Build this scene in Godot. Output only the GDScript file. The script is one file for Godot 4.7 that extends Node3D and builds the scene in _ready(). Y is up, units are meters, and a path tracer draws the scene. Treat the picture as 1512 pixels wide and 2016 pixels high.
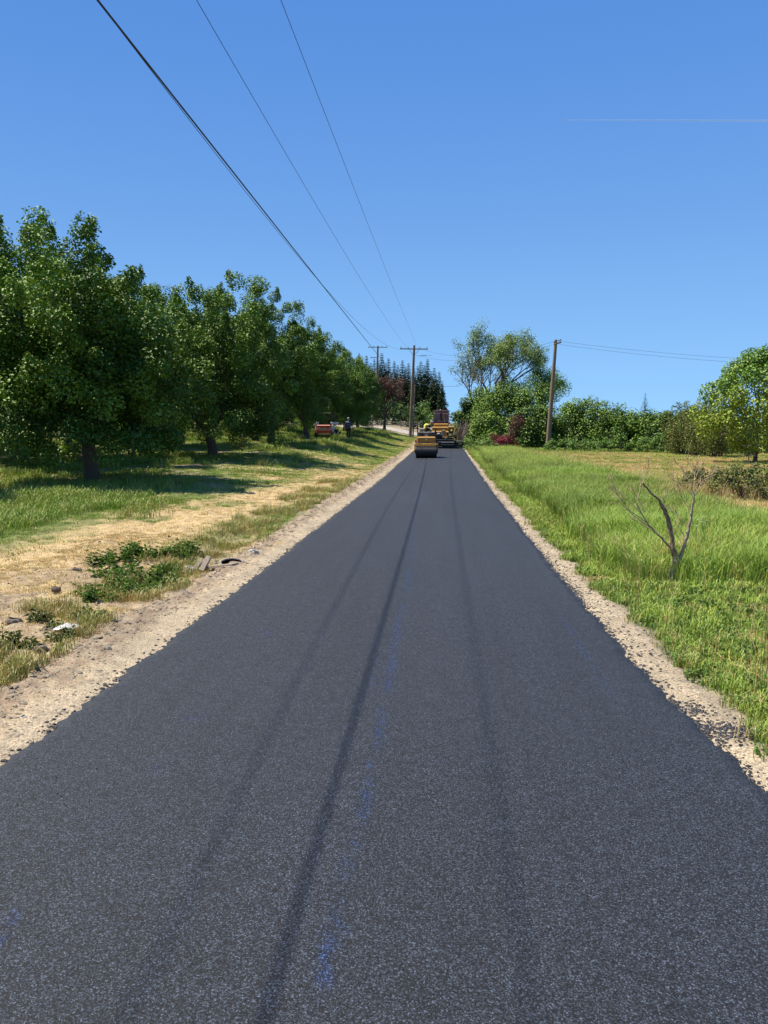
extends Node3D
# A freshly paved country lane beside a hazelnut orchard. The lane runs along -Z; "d" is metres ahead of the camera (z = -d).

const FOCAL := 1520.0            # pixels of the 1512 x 2016 photograph
const EYE := 1.8
var cam: Camera3D
var rng := RandomNumberGenerator.new()
var n_a := FastNoiseLite.new()
var n_b := FastNoiseLite.new()
var n_c := FastNoiseLite.new()
var n_s := FastNoiseLite.new()
var M := {}
var names := {}

# ------------------------------------------------------------------ mesh collecting
class MB:
	var v := PackedVector3Array()
	var n := PackedVector3Array()
	var c := PackedColorArray()
	var i := PackedInt32Array()
	func tri(a: Vector3, b: Vector3, e: Vector3, col := Color.WHITE) -> void:
		var nn := (e - a).cross(b - a).normalized()
		var k := v.size()
		v.append(a); v.append(b); v.append(e)
		for _q in 3:
			n.append(nn); c.append(col)
		i.append(k); i.append(k + 1); i.append(k + 2)
	func quad(a: Vector3, b: Vector3, e: Vector3, f: Vector3, col := Color.WHITE) -> void:
		var nn := (e - a).cross(b - a).normalized()
		var k := v.size()
		v.append(a); v.append(b); v.append(e); v.append(f)
		for _q in 4:
			n.append(nn); c.append(col)
		i.append(k); i.append(k + 1); i.append(k + 2)
		i.append(k); i.append(k + 2); i.append(k + 3)
	func box(ctr: Vector3, size: Vector3, bev := 0.015, bas := Basis.IDENTITY, col := Color.WHITE) -> void:
		# a chamfered box
		var h := size * 0.5
		var bb := minf(bev, minf(h.x, minf(h.y, h.z)) * 0.9)
		var p := {}
		for sx in [-1, 1]:
			for sy in [-1, 1]:
				for sz in [-1, 1]:
					var s := Vector3(sx, sy, sz)
					var o := h * s
					p[Vector4i(sx, sy, sz, 0)] = ctr + bas * (o - Vector3(0, bb * sy, bb * sz))
					p[Vector4i(sx, sy, sz, 1)] = ctr + bas * (o - Vector3(bb * sx, 0, bb * sz))
					p[Vector4i(sx, sy, sz, 2)] = ctr + bas * (o - Vector3(bb * sx, bb * sy, 0))
		for ax in 3:
			var u := (ax + 1) % 3
			var w := (ax + 2) % 3
			for s in [-1, 1]:
				var q := []
				for t in [[-1, -1], [1, -1], [1, 1], [-1, 1]]:
					var k := Vector4i(0, 0, 0, ax)
					k[ax] = s; k[u] = t[0]; k[w] = t[1]
					q.append(p[k])
				if s > 0:
					quad(q[3], q[2], q[1], q[0], col)
				else:
					quad(q[0], q[1], q[2], q[3], col)
			# edges along axis ax
			for su in [-1, 1]:
				for sw in [-1, 1]:
					var k1 := Vector4i(0, 0, 0, u)
					k1[u] = su; k1[w] = sw
					var k2 := k1
					k2[3] = w
					var a1 := k1; a1[ax] = -1
					var b1 := k1; b1[ax] = 1
					var a2 := k2; a2[ax] = -1
					var b2 := k2; b2[ax] = 1
					if su * sw > 0:
						quad(p[a1], p[a2], p[b2], p[b1], col)
					else:
						quad(p[b1], p[b2], p[a2], p[a1], col)
		for sx in [-1, 1]:
			for sy in [-1, 1]:
				for sz in [-1, 1]:
					var A = p[Vector4i(sx, sy, sz, 0)]
					var B = p[Vector4i(sx, sy, sz, 1)]
					var C = p[Vector4i(sx, sy, sz, 2)]
					if sx * sy * sz > 0:
						tri(A, C, B, col)
					else:
						tri(A, B, C, col)
	func tube(pts: Array, rad: Array, sides := 8, col := Color.WHITE, cap := true, rough := 0.0, mottle := 0.0) -> void:
		var m := pts.size()
		var base := v.size()
		var up := Vector3.UP
		var d0: Vector3 = (pts[1] - pts[0]).normalized()
		if absf(d0.y) > 0.9: up = Vector3.RIGHT
		var sx := d0.cross(up).normalized()
		for k in m:
			var d: Vector3 = (pts[mini(k + 1, m - 1)] - pts[maxi(k - 1, 0)]).normalized()
			sx = (sx - d * sx.dot(d)).normalized()
			var sy := d.cross(sx)
			for s in sides:
				var a := TAU * s / sides
				var o := sx * cos(a) + sy * sin(a)
				var rr: float = rad[k]
				if rough > 0.0:
					rr *= 1.0 + rough * sin(a * 3.0 + k * 1.7) * cos(k * 2.3 + a)
				v.append(pts[k] + o * rr); n.append(o)
				c.append(col if mottle == 0.0 else col * (1.0 + mottle * sin(float(k * 7 + s * 13) * 12.9898 + sin(k * 3.7 + s) * 43.0)))
		for k in m - 1:
			for s in sides:
				var s2 := (s + 1) % sides
				var a := base + k * sides + s
				var b := base + k * sides + s2
				i.append(a); i.append(a + sides); i.append(b)
				i.append(b); i.append(a + sides); i.append(b + sides)
		if cap:
			for e in [0, m - 1]:
				var k0 := v.size()
				var d: Vector3 = d0 * -1.0 if e == 0 else (pts[m - 1] - pts[m - 2]).normalized()
				for s in sides:
					v.append(v[base + e * sides + s]); n.append(d); c.append(col)
				for s in range(1, sides - 1):
					i.append(k0)
					i.append(k0 + s if e == 0 else k0 + s + 1)
					i.append(k0 + s + 1 if e == 0 else k0 + s)
	func cyl(a: Vector3, b: Vector3, r0: float, r1 := -1.0, sides := 16, col := Color.WHITE) -> void:
		tube([a, b], [r0, r0 if r1 < 0.0 else r1], sides, col)
	func wheel(ctr: Vector3, r: float, w: float, sides := 24, col := Color.WHITE) -> void:
		# rounded roller or tyre, axle along x
		var x := Vector3.RIGHT
		tube([ctr - x * w * .5, ctr - x * w * .499, ctr - x * w * .46, ctr + x * w * .46, ctr + x * w * .499, ctr + x * w * .5], [r * .8, r * .93, r, r, r * .93, r * .8], sides, col)
	func mesh() -> ArrayMesh:
		var a := []
		a.resize(Mesh.ARRAY_MAX)
		a[Mesh.ARRAY_VERTEX] = v; a[Mesh.ARRAY_NORMAL] = n; a[Mesh.ARRAY_COLOR] = c; a[Mesh.ARRAY_INDEX] = i
		var m := ArrayMesh.new()
		m.add_surface_from_arrays(Mesh.PRIMITIVE_TRIANGLES, a)
		return m

# ------------------------------------------------------------------ nodes
func numbered(called: String) -> String:
	if not names.has(called):
		names[called] = 0
		return called
	names[called] += 1
	return "%s_%03d" % [called, names[called]]

func tag(o: Node, label: String, category: String, group := "", kind := "") -> void:
	if label: o.set_meta("label", label)
	if category: o.set_meta("category", category)
	if group: o.set_meta("group", group)
	if kind: o.set_meta("kind", kind)

func thing(called: String, label: String, category: String, at := Vector3.ZERO, turn := 0.0, group := "") -> Node3D:
	var o := Node3D.new()
	o.name = numbered(called)
	add_child(o)
	o.position = at
	o.rotation.y = turn
	tag(o, label, category, group)
	return o

func part(called: String, mesh, mat: Material, parent: Node) -> MeshInstance3D:
	var o := MeshInstance3D.new()
	o.name = called
	o.mesh = mesh.mesh() if mesh is MB else mesh
	o.material_override = mat
	parent.add_child(o, true)
	return o

func single(called: String, mesh, mat: Material, label: String, category: String, group := "", at := Vector3.ZERO) -> MeshInstance3D:
	var o := MeshInstance3D.new()
	o.name = numbered(called)
	o.mesh = mesh.mesh() if mesh is MB else mesh
	o.material_override = mat
	add_child(o)
	o.position = at
	tag(o, label, category, group)
	return o

func structure(called: String, mesh, mat: Material) -> MeshInstance3D:
	var o := MeshInstance3D.new()
	o.name = numbered(called)
	o.mesh = mesh.mesh() if mesh is MB else mesh
	o.material_override = mat
	add_child(o)
	o.set_meta("kind", "structure")
	return o

func copy_of(src: Node3D, at: Vector3, turn: float, scl: Vector3, label: String, group := "") -> Node3D:
	var o: Node3D = src.duplicate()
	var base_name := String(src.name)
	var cut := base_name.rfind("_")
	if cut > 0 and base_name.substr(cut + 1).is_valid_int(): base_name = base_name.substr(0, cut)
	o.name = numbered(base_name)
	add_child(o)
	o.position = at
	o.rotation = Vector3(0, turn, 0)
	o.scale = scl
	o.set_meta("label", label)
	if group: o.set_meta("group", group)
	return o

# ------------------------------------------------------------------ pixels and ground
func ray(px: float, py: float) -> Vector3:
	return cam.basis * Vector3((px - 756.0) / FOCAL, -(py - 1008.0) / FOCAL, -1.0)

func at_d(px: float, py: float, d: float) -> Vector3:
	var r := ray(px, py)
	return Vector3(0, EYE, 0) + r * (d / -r.z)

func at_x(px: float, py: float, x: float) -> Vector3:
	var r := ray(px, py)
	return Vector3(0, EYE, 0) + r * (x / r.x)

func x_at(px: float, d: float) -> float:
	return at_d(px, 842.0, d).x

func on_ground(px: float, d: float) -> Vector3:
	var x := x_at(px, d)
	return Vector3(x, elev(x, d), -d)

func pick(px: float, py: float) -> Vector3:
	# where that pixel's ray meets the ground
	var r := ray(px, py)
	var t := 1.0
	var last := 1.0
	while t < 400.0:
		var p := Vector3(0, EYE, 0) + r * t
		if p.y < elev(p.x, -p.z):
			for _k in 12:
				var mid := (last + t) * 0.5
				var q := Vector3(0, EYE, 0) + r * mid
				if q.y < elev(q.x, -q.z): t = mid
				else: last = mid
			return Vector3(0, EYE, 0) + r * t
		last = t
		t *= 1.02
	return Vector3(0, EYE, 0) + r * t

func ss(a: float, b: float, x: float) -> float:
	var t := clampf((x - a) / (b - a), 0.0, 1.0)
	return t * t * (3.0 - 2.0 * t)

func lerp_table(t: Array, d: float) -> float:
	if d <= t[0][0]: return t[0][1]
	for k in range(1, t.size()):
		if d <= t[k][0]:
			return lerpf(t[k - 1][1], t[k][1], (d - t[k - 1][0]) / (t[k][0] - t[k - 1][0]))
	return t[t.size() - 1][1]

const LEFT_EDGE := [[0.0, -2.28], [4.0, -2.27], [5.6, -2.24], [10.6, -2.2], [28.0, -2.13], [61.0, -2.38], [400.0, -2.4]]
const RIGHT_EDGE := [[0.0, 1.64], [3.67, 1.54], [5.57, 1.4], [9.2, 1.33], [22.0, 1.27], [40.0, 1.36], [65.0, 1.55], [400.0, 1.6]]
func road_left(d: float) -> float: return lerp_table(LEFT_EDGE, d)
func road_right(d: float) -> float: return lerp_table(RIGHT_EDGE, d)

func lane_rise(d: float) -> float:
	return 0.0 if d < 62.0 else 0.02 * (d - 62.0) * ss(62.0, 80.0, d) if d < 220.0 else 3.16

func elev(x: float, d: float) -> float:
	# the lie of the land without small roughness
	var e := lane_rise(d)
	e += 0.95 * ss(8.0, 58.0, d) * ss(-2.7, -9.0, x)
	e += 0.3 * ss(-9.0, -22.0, x) * ss(8.0, 50.0, d)
	e -= 0.16 * exp(-pow((x + 3.45) / 0.5, 2.0)) * ss(7.0, 9.0, d) * (1.0 - ss(13.0, 17.0, d))     # the shallow ditch
	e += 0.10 * ss(1.9, 3.0, x) * ss(5.0, 9.0, d) * (1.0 - ss(30.0, 50.0, d))
	return e

func rough(x: float, d: float) -> float:
	var u := road_left(d) - x
	var w := x - road_right(d)
	if u < 0.0 and w < 0.0: return -0.03
	var off := maxf(u, w)
	var a := 0.006 + 0.03 * ss(0.25, 0.7, off)
	var r := n_c.get_noise_2d(x, d) * a + n_b.get_noise_2d(x, d) * a * 1.3
	if u > 0.0:
		r += 0.05 * exp(-pow((u - 0.62) / 0.22, 2.0)) * (0.7 + n_b.get_noise_2d(x * 2.0, d * 2.0))   # spoil bladed off the lane
	else:
		r += 0.02 * exp(-pow((w - 0.3) / 0.12, 2.0))
	return r - 0.01 * (1.0 - ss(0.0, 0.1, off))

func gy(x: float, d: float) -> float: return elev(x, d) + rough(x, d)

# what covers the ground: x smooth gravel, y broken earth, z dry straw, w green
func cover(x: float, d: float) -> Vector4:
	var u := road_left(d) - x
	var w := x - road_right(d)
	var na := n_a.get_noise_2d(x, d)
	var nb := n_b.get_noise_2d(x, d)
	var gravel := 0.0
	var earth := 0.0
	var straw := 0.0
	if u > -0.2 and u > w:
		gravel = 1.0 - ss(0.3, 0.5, u + 0.15 * nb)
		earth = (1.0 - gravel) * (1.0 - ss(0.7, 1.15, u + 0.35 * nb))
		var sparse := maxf((1.0 - ss(2.5, 3.3, u + 0.5 * na)) * (1.0 - ss(9.5, 12.0, d)), (1.0 - ss(1.5, 2.3, u + 0.5 * na)) * (1.0 - ss(11.0, 16.0, d)))
		var sp_e := sparse * ss(-0.25, 0.25, nb + 0.25) * 0.8
		earth = maxf(earth, (1.0 - gravel) * sp_e * 0.9)
		var c0 := lerpf(-5.2, -3.9, ss(13.0, 25.0, d))
		var band := exp(-pow((x - c0) / lerpf(1.45, 1.1, ss(12.0, 24.0, d)), 4.0)) * (1.0 - ss(26.0, 40.0, d))
		straw = band * ss(-0.45, 0.1, na + 0.5 * nb + 0.25)
		straw = maxf(straw, 0.9 * ss(-.08, 0.25, n_s.get_noise_2d(x * 0.25, d * 0.9)) * ss(14.0, 26.0, d) * ss(-9.5, -6.0, x))
		straw = maxf(straw, 0.5 * ss(0.1, 0.5, n_s.get_noise_2d(x * 0.7, d * 0.7)))
		straw = maxf(straw, .75 * sparse * ss(-.3, .15, na + .3 * nb))
		# bare earth and litter under the tree row
		var under := exp(-pow((x + 10.6) / 2.4, 2.0)) + exp(-pow((x + 16.6) / 2.4, 2.0)) + exp(-pow((x + 22.6) / 2.6, 2.0))
		earth = maxf(earth, under * ss(-0.05, 0.3, na + 0.4 * nb) * ss(17.0, 24.0, d))
		if d > 85.0: # trodden ground by the side road
			earth = maxf(earth, ss(108.0, 114.0, d) * ss(-2.0, -4.0, x) * ss(-0.5, 0.0, na))
	else:
		gravel = 1.0 - ss(0.3, 0.46, w + 0.22 * nb)
		earth = (1.0 - gravel) * (1.0 - ss(0.35, 0.55, w + 0.2 * nb)) * 0.6
		var hay := ss(4.6, 6.4, x + 0.8 * na) * ss(12.0, 15.0, d) * (1.0 - ss(54.0, 58.0, d))
		straw = hay * ss(-0.3, 0.15, n_s.get_noise_2d(x * 0.22, d * 0.8) + 0.35 * nb + 0.06)
		straw = maxf(straw, 0.8 * ss(0.25, 0.5, n_s.get_noise_2d(x * 1.2 + 40.0, d * 1.2)) * (1.0 - ss(9.0, 11.0, d)))
	straw *= (1.0 - gravel) * (1.0 - earth)
	if u > .5 and d < 12.5 and u < 3.4:
		var left_over := maxf(0.0, 1.0 - gravel - earth - straw) * .85 * (1.0 - ss(9.5, 12.0, d)) * (1.0 - ss(2.5, 3.3, u + 0.5 * na))
		var share := ss(-.3, .3, nb)
		earth += left_over * share
		straw += left_over * (1.0 - share)
	return Vector4(gravel, earth, straw, maxf(0.0, 1.0 - gravel - earth - straw))

# ------------------------------------------------------------------ textures and materials
func grain_image(size: int, noise: FastNoiseLite, lo: float, hi: float, power := 1.0) -> Image:
	var src := noise.get_image(size, size, false, false, true)
	src.convert(Image.FORMAT_L8)
	var data := src.get_data()
	var out := PackedByteArray()
	out.resize(size * size)
	var table := PackedByteArray()
	table.resize(256)
	for k in 256: table[k] = int(255.0 * clampf(lerpf(lo, hi, pow(k / 255.0, power)), 0.0, 1.0))
	for k in size * size: out[k] = table[data[k]]
	return Image.create_from_data(size, size, false, Image.FORMAT_L8, out)

func noise_of(kind: int, freq: float, seed_: int, oct := 3) -> FastNoiseLite:
	var n := FastNoiseLite.new()
	n.noise_type = kind
	n.frequency = freq
	n.seed = seed_
	n.fractal_octaves = oct
	if kind == FastNoiseLite.TYPE_CELLULAR:
		n.fractal_type = FastNoiseLite.FRACTAL_NONE
		n.cellular_return_type = FastNoiseLite.RETURN_CELL_VALUE
		n.cellular_jitter = 1.0
	return n

func tex(img: Image) -> ImageTexture:
	return ImageTexture.create_from_image(img)

func srgb(r: float, g: float, b: float) -> Color:
	return Color(r, g, b).linear_to_srgb()

func mat(col: Color, roughness := 0.7, metallic := 0.0, t: Texture2D = null, scl := 1.0, vcol := false) -> StandardMaterial3D:
	var m := StandardMaterial3D.new()
	m.albedo_color = Color(col.r, col.g, col.b).linear_to_srgb()
	m.roughness = roughness
	m.metallic = metallic
	if t:
		m.albedo_texture = t
		m.uv1_triplanar = true
		m.uv1_world_triplanar = true
		m.uv1_scale = Vector3.ONE * scl
	m.vertex_color_use_as_albedo = vcol
	return m

func leaf_mat(gloss := 0.5, back := 0.5) -> StandardMaterial3D:
	var m := StandardMaterial3D.new()
	m.vertex_color_use_as_albedo = true
	m.roughness = gloss
	m.metallic_specular = 0.35
	m.backlight_enabled = true
	m.backlight = Color(back, back, back * 0.5)
	m.cull_mode = BaseMaterial3D.CULL_DISABLED
	return m

func make_materials() -> void:
	var fine := tex(grain_image(512, noise_of(FastNoiseLite.TYPE_SIMPLEX, 0.05, 3, 5), 0.55, 1.0))
	var coarse := tex(grain_image(512, noise_of(FastNoiseLite.TYPE_SIMPLEX, 0.02, 9, 5), 0.5, 1.1))
	var grit_img := grain_image(1024, noise_of(FastNoiseLite.TYPE_CELLULAR, 0.2, 5), 0.74, 1.0)
	var grit := tex(grit_img)
	var bump := grain_image(1024, noise_of(FastNoiseLite.TYPE_SIMPLEX, 0.09, 15, 4), 0.0, 1.0)
	var bn: Image = bump.duplicate()
	bn.convert(Image.FORMAT_RGBA8)
	bn.bump_map_to_normal_map(5.0)
	# asphalt: stones of 6 to 10 mm in dark binder, a few of them bare and pale
	var size := 2048
	var cells := noise_of(FastNoiseLite.TYPE_CELLULAR, 0.27, 21).get_image(size, size, false, false, false)
	cells.convert(Image.FORMAT_L8)
	var dist_n := noise_of(FastNoiseLite.TYPE_CELLULAR, 0.27, 21)
	dist_n.cellular_return_type = FastNoiseLite.RETURN_DISTANCE2_SUB
	var dist := dist_n.get_image(size, size, false, false, true)
	dist.convert(Image.FORMAT_L8)
	var broad := noise_of(FastNoiseLite.TYPE_SIMPLEX, 0.012, 77, 4).get_image(size, size, false, false, true)
	broad.convert(Image.FORMAT_L8)
	var cd := cells.get_data()
	var dd := dist.get_data()
	var bd := broad.get_data()
	var rgbd := PackedByteArray()
	rgbd.resize(size * size * 3)
	var hd := PackedByteArray()
	hd.resize(size * size)
	var lutr := PackedByteArray(); lutr.resize(256)
	var lutg := PackedByteArray(); lutg.resize(256)
	var lutb := PackedByteArray(); lutb.resize(256)
	for k in 256:
		var t := k / 255.0
		var l := 0.003 + 0.074 * pow(t, 2.2)
		if t > 0.88: l += 0.06 * (t - 0.88) / 0.12
		l *= 3.0
		var cc := Color(l * 0.75, l * 0.97, l * 1.36).linear_to_srgb()
		lutr[k] = cc.r8; lutg[k] = cc.g8; lutb[k] = cc.b8
	for k in size * size:
		var e := dd[k]
		var gain := 150 + mini(106, e * 2) + ((bd[k] - 128) >> 3)
		var q := cd[k]
		rgbd[k * 3] = mini(255, (lutr[q] * gain) >> 8)
		rgbd[k * 3 + 1] = mini(255, (lutg[q] * gain) >> 8)
		rgbd[k * 3 + 2] = mini(255, (lutb[q] * gain) >> 8)
		hd[k] = mini(255, mini(140, e * 2) + (q >> 2) + 20)
	var asph := Image.create_from_data(size, size, false, Image.FORMAT_RGB8, rgbd)
	var an := Image.create_from_data(size, size, false, Image.FORMAT_L8, hd)
	an.convert(Image.FORMAT_RGBA8)
	an.bump_map_to_normal_map(2.5)
	var asphalt := mat(Color.WHITE, 0.7, 0.0, tex(asph), 1.0 / 2.5, true)
	asphalt.metallic_specular = 0.4
	asphalt.normal_enabled = true
	asphalt.normal_texture = tex(an)
	asphalt.normal_scale = 0.9
	M.asphalt = asphalt
	var ground := mat(Color.WHITE, 0.95, 0.0, grit, 1.0 / 2.3, true)
	ground.normal_enabled = true
	ground.normal_texture = tex(bn)
	ground.normal_scale = 1.0
	M.ground = ground
	M.stone = mat(Color.WHITE, 0.9, 0.0, fine, 3.0, true)
	M.crumb = mat(Color(.02, .021, .024), 0.55, 0.0, fine, 6.0)
	M.grass = leaf_mat(0.55, 0.55)
	M.leaf = leaf_mat(0.55, 0.48)
	M.needle = leaf_mat(0.7, 0.4)
	M.bark = mat(Color(.18, .14, .10), 0.95, 0.0, coarse, 2.5)
	M.greybark = mat(Color(.56, .44, .32), 0.95, 0.0, coarse, 6.0, true)
	M.pole = mat(Color(.32, .225, .15), 0.9, 0.0, coarse, 1.2)
	M.greywood = mat(Color(.30, .25, .19), 0.9, 0.0, coarse, 2.0)
	M.board = mat(Color(.45, .37, .28), 0.9, 0.0, coarse, 4.0)
	M.wire = mat(Color(.012, .012, .014), 0.6)
	M.insulator = mat(Color(.07, .05, .045), 0.3)
	M.yellow = mat(Color(.60, .31, .03), 0.5, 0.0, coarse, 2.4)
	M.black = mat(Color(.012, .012, .013), 0.55, 0.0, fine, 2.0)
	M.darkgrey = mat(Color(.04, .042, .046), 0.6, 0.0, fine, 2.0)
	M.steel = mat(Color(.045, .043, .042), 0.5, 0.5, coarse, 2.0)
	M.lightgrey = mat(Color(.45, .46, .46), 0.5, 0.0, fine, 2.0)
	M.cream = mat(Color(.62, .56, .44), 0.6, 0.0, fine, 2.0)
	M.rubber = mat(Color(.018, .018, .018), 0.85, 0.0, fine, 3.0)
	M.red = mat(Color(.28, .055, .045), 0.5, 0.0, fine, 1.5)
	M.brown = mat(Color(.26, .165, .135), 0.65, 0.0, coarse, 1.0)
	M.orange = mat(Color(.66, .075, .02), 0.5, 0.0, fine, 1.5)
	M.white = mat(Color(.75, .75, .73), 0.5, 0.0, fine, 2.0)
	M.amber = mat(Color(.55, .12, .03), 0.25)
	M.rock = mat(Color(.62, .58, .50), 0.9, 0.0, coarse, 3.0)
	M.concrete = mat(Color(.40, .37, .33), 0.95, 0.0, coarse, 3.0)
	M.paintyellow = mat(Color(.75, .62, .25), 0.6)
	M.skin = mat(Color.WHITE, 0.75, 0.0, null, 1.0, true)
	M.string = mat(Color(.50, .36, .14), 0.9)
	var film := mat(Color(.82, .84, .88), 0.25)
	film.transparency = BaseMaterial3D.TRANSPARENCY_ALPHA
	film.albedo_color.a = 0.5
	film.cull_mode = BaseMaterial3D.CULL_DISABLED
	M.film = film
	var trail := mat(Color(.9, .93, .96), 1.0)
	trail.transparency = BaseMaterial3D.TRANSPARENCY_ALPHA
	trail.albedo_color.a = 0.2
	M.trail = trail

# ------------------------------------------------------------------ foliage
func vary(col: Color, amount: float) -> Color:
	var a := 1.0 + rng.randf_range(-amount, amount)
	var b := rng.randf_range(-amount, amount) * 0.5
	return Color(col.r * (a + b), col.g * a, col.b * (a - b * 0.6))

func unit() -> Vector3:
	var z := rng.randf_range(-1.0, 1.0)
	var a := rng.randf() * TAU
	var r := sqrt(1.0 - z * z)
	return Vector3(r * cos(a), z, r * sin(a))

# clumps: [centre, radius, colour, number of leaves]
func foliage(clumps: Array, size: float, aspect := 0.75, lift := 0.7, vary_by := 0.22) -> ArrayMesh:
	var total := 0
	for c in clumps: total += int(c[3])
	var v := PackedVector3Array(); v.resize(total * 4)
	var n := PackedVector3Array(); n.resize(total * 4)
	var col := PackedColorArray(); col.resize(total * 4)
	var idx := PackedInt32Array(); idx.resize(total * 6)
	var k := 0
	for c in clumps:
		var ctr: Vector3 = c[0]
		var rad: float = c[1]
		var tint: Color = c[2]
		for _q in int(c[3]):
			var o := unit()
			var p := ctr + o * rad * (0.35 + 0.65 * sqrt(rng.randf()))
			var nn := (unit() * 0.75 + Vector3.UP * lift + o * 0.45).normalized()
			var dir := (unit() + o * 0.5).slide(nn).normalized()
			var side := dir.cross(nn)
			var l := size * rng.randf_range(0.7, 1.25)
			var w := l * aspect * 0.5
			var b := k * 4
			v[b] = p
			v[b + 1] = p + dir * l * 0.45 + side * w + nn * w * 0.3
			v[b + 2] = p + dir * l - nn * l * 0.12
			v[b + 3] = p + dir * l * 0.45 - side * w + nn * w * 0.3
			n[b] = nn; n[b + 2] = nn
			n[b + 1] = (nn - side * 0.35).normalized()
			n[b + 3] = (nn + side * 0.35).normalized()
			var cc := vary(tint, vary_by)
			col[b] = cc; col[b + 1] = cc; col[b + 2] = cc; col[b + 3] = cc
			var e := k * 6
			idx[e] = b; idx[e + 1] = b + 2; idx[e + 2] = b + 1
			idx[e + 3] = b; idx[e + 4] = b + 3; idx[e + 5] = b + 2
			k += 1
	var a := []
	a.resize(Mesh.ARRAY_MAX)
	a[Mesh.ARRAY_VERTEX] = v; a[Mesh.ARRAY_NORMAL] = n; a[Mesh.ARRAY_COLOR] = col; a[Mesh.ARRAY_INDEX] = idx
	var m := ArrayMesh.new()
	m.add_surface_from_arrays(Mesh.PRIMITIVE_TRIANGLES, a)
	return m

func curve_limb(mb: MB, a: Vector3, b: Vector3, r0: float, r1: float, sag: Vector3, sides := 7, steps := 6) -> void:
	var pts := []
	var rad := []
	for k in steps + 1:
		var t := k / float(steps)
		pts.append(a.lerp(b, t) + sag * 4.0 * t * (1.0 - t) + unit() * r0 * 0.25 * (1.0 if k > 0 and k < steps else 0.0))
		rad.append(lerpf(r0, r1, t))
	mb.tube(pts, rad, sides, Color.WHITE, true, 0.06)

# hazelnut tree: short trunk, rising limbs, a broad crown of clumps with upright shoots
func hazel(label: String, at: Vector3, width: float, height: float, leaves: int, seed_: int, skirts: int, bottom: float) -> Node3D:
	rng.seed = seed_
	var t := thing("hazelnut_tree", label, "tree", at, 0.0, "hazelnut trees of the orchard")
	var wood := MB.new()
	var fork := Vector3(rng.randf_range(-.08, .08), 1.0, rng.randf_range(-.08, .08))
	wood.tube([Vector3(0, -.15, 0), Vector3(0.0, .05, 0), Vector3(.03, .35, .02), fork * Vector3(.7, .75, .7), fork + Vector3(0, .1, 0)], [.31, .24, .205, .19, .18], 12, Color.WHITE, true, 0.08)
	var clumps := []
	var rx := width * 0.5
	var cy := bottom + (height - bottom) * 0.45
	var n_arm := 74
	var dark := Color(.042, .098, .016)
	var light := Color(.135, .235, .030)
	for k in n_arm:
		var f := (k + 0.5) / n_arm
		var y := 1.0 - 1.9 * f
		var a := k * 2.39996 + rng.randf_range(-.3, .3)
		var r := sqrt(maxf(0.0, 1.0 - y * y)) if y > 0.0 else pow(1.0 - pow(-y, 3.0), .5)
		var reach := rng.randf_range(0.82, 1.08)
		var dir := Vector3(cos(a) * r * rx * reach, y * (height - cy) * reach if y > 0.0 else y * (cy - bottom) * 1.0, sin(a) * r * rx * reach)
		var tip := Vector3(0, cy, 0) + dir
		var tint := dark.lerp(light, rng.randf())
		for s in 5:
			var q := 1.0 - s * 0.15
			var p := Vector3(0, cy, 0) + dir * q + unit() * 0.30
			p.y = maxf(p.y, bottom)
			clumps.append([p, rng.randf_range(.31, .53), tint, 1.0 if s < 2 else (.7 if s < 4 else .4)])
		if y > -0.1: # upright shoots break the outline
			for _s in (2 if rng.randf() < .5 else 1):
				var hgt := rng.randf_range(.12, .5) * (.6 + .4 * maxf(y, 0.0))
				var lean := Vector3(rng.randf_range(-.3, .3), 1.0, rng.randf_range(-.3, .3)) + dir.normalized() * .35
				var root := tip + Vector3(rng.randf_range(-.25, .25), rng.randf_range(-.1, .12), rng.randf_range(-.25, .25))
				for s in 5:
					clumps.append([root + lean * hgt * s / 4.0, .20 - s * .032, light.lerp(tint, .4), .16 - s * .028])
		if k % 5 == 1:
			curve_limb(wood, fork, Vector3(0, cy, 0) + dir * 0.8, .11, .02, Vector3(0, .25, 0))
	for k in skirts: # low skirts
		var a := k * 2.39996
		var rr := rx * rng.randf_range(.55, .98)
		var q := Vector3(cos(a) * rr, bottom + rng.randf_range(-.15, .75), sin(a) * rr)
		clumps.append([q, rng.randf_range(.28, .44), dark.lerp(light, rng.randf()), .9])
	var sum := 0.0
	for c in clumps: sum += c[3]
	for c in clumps: c[3] = maxi(4, int(leaves * c[3] / sum))
	part("trunk", wood, M.bark, t)
	part("crown", foliage(clumps, 0.092), M.leaf, t)
	return t

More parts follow.
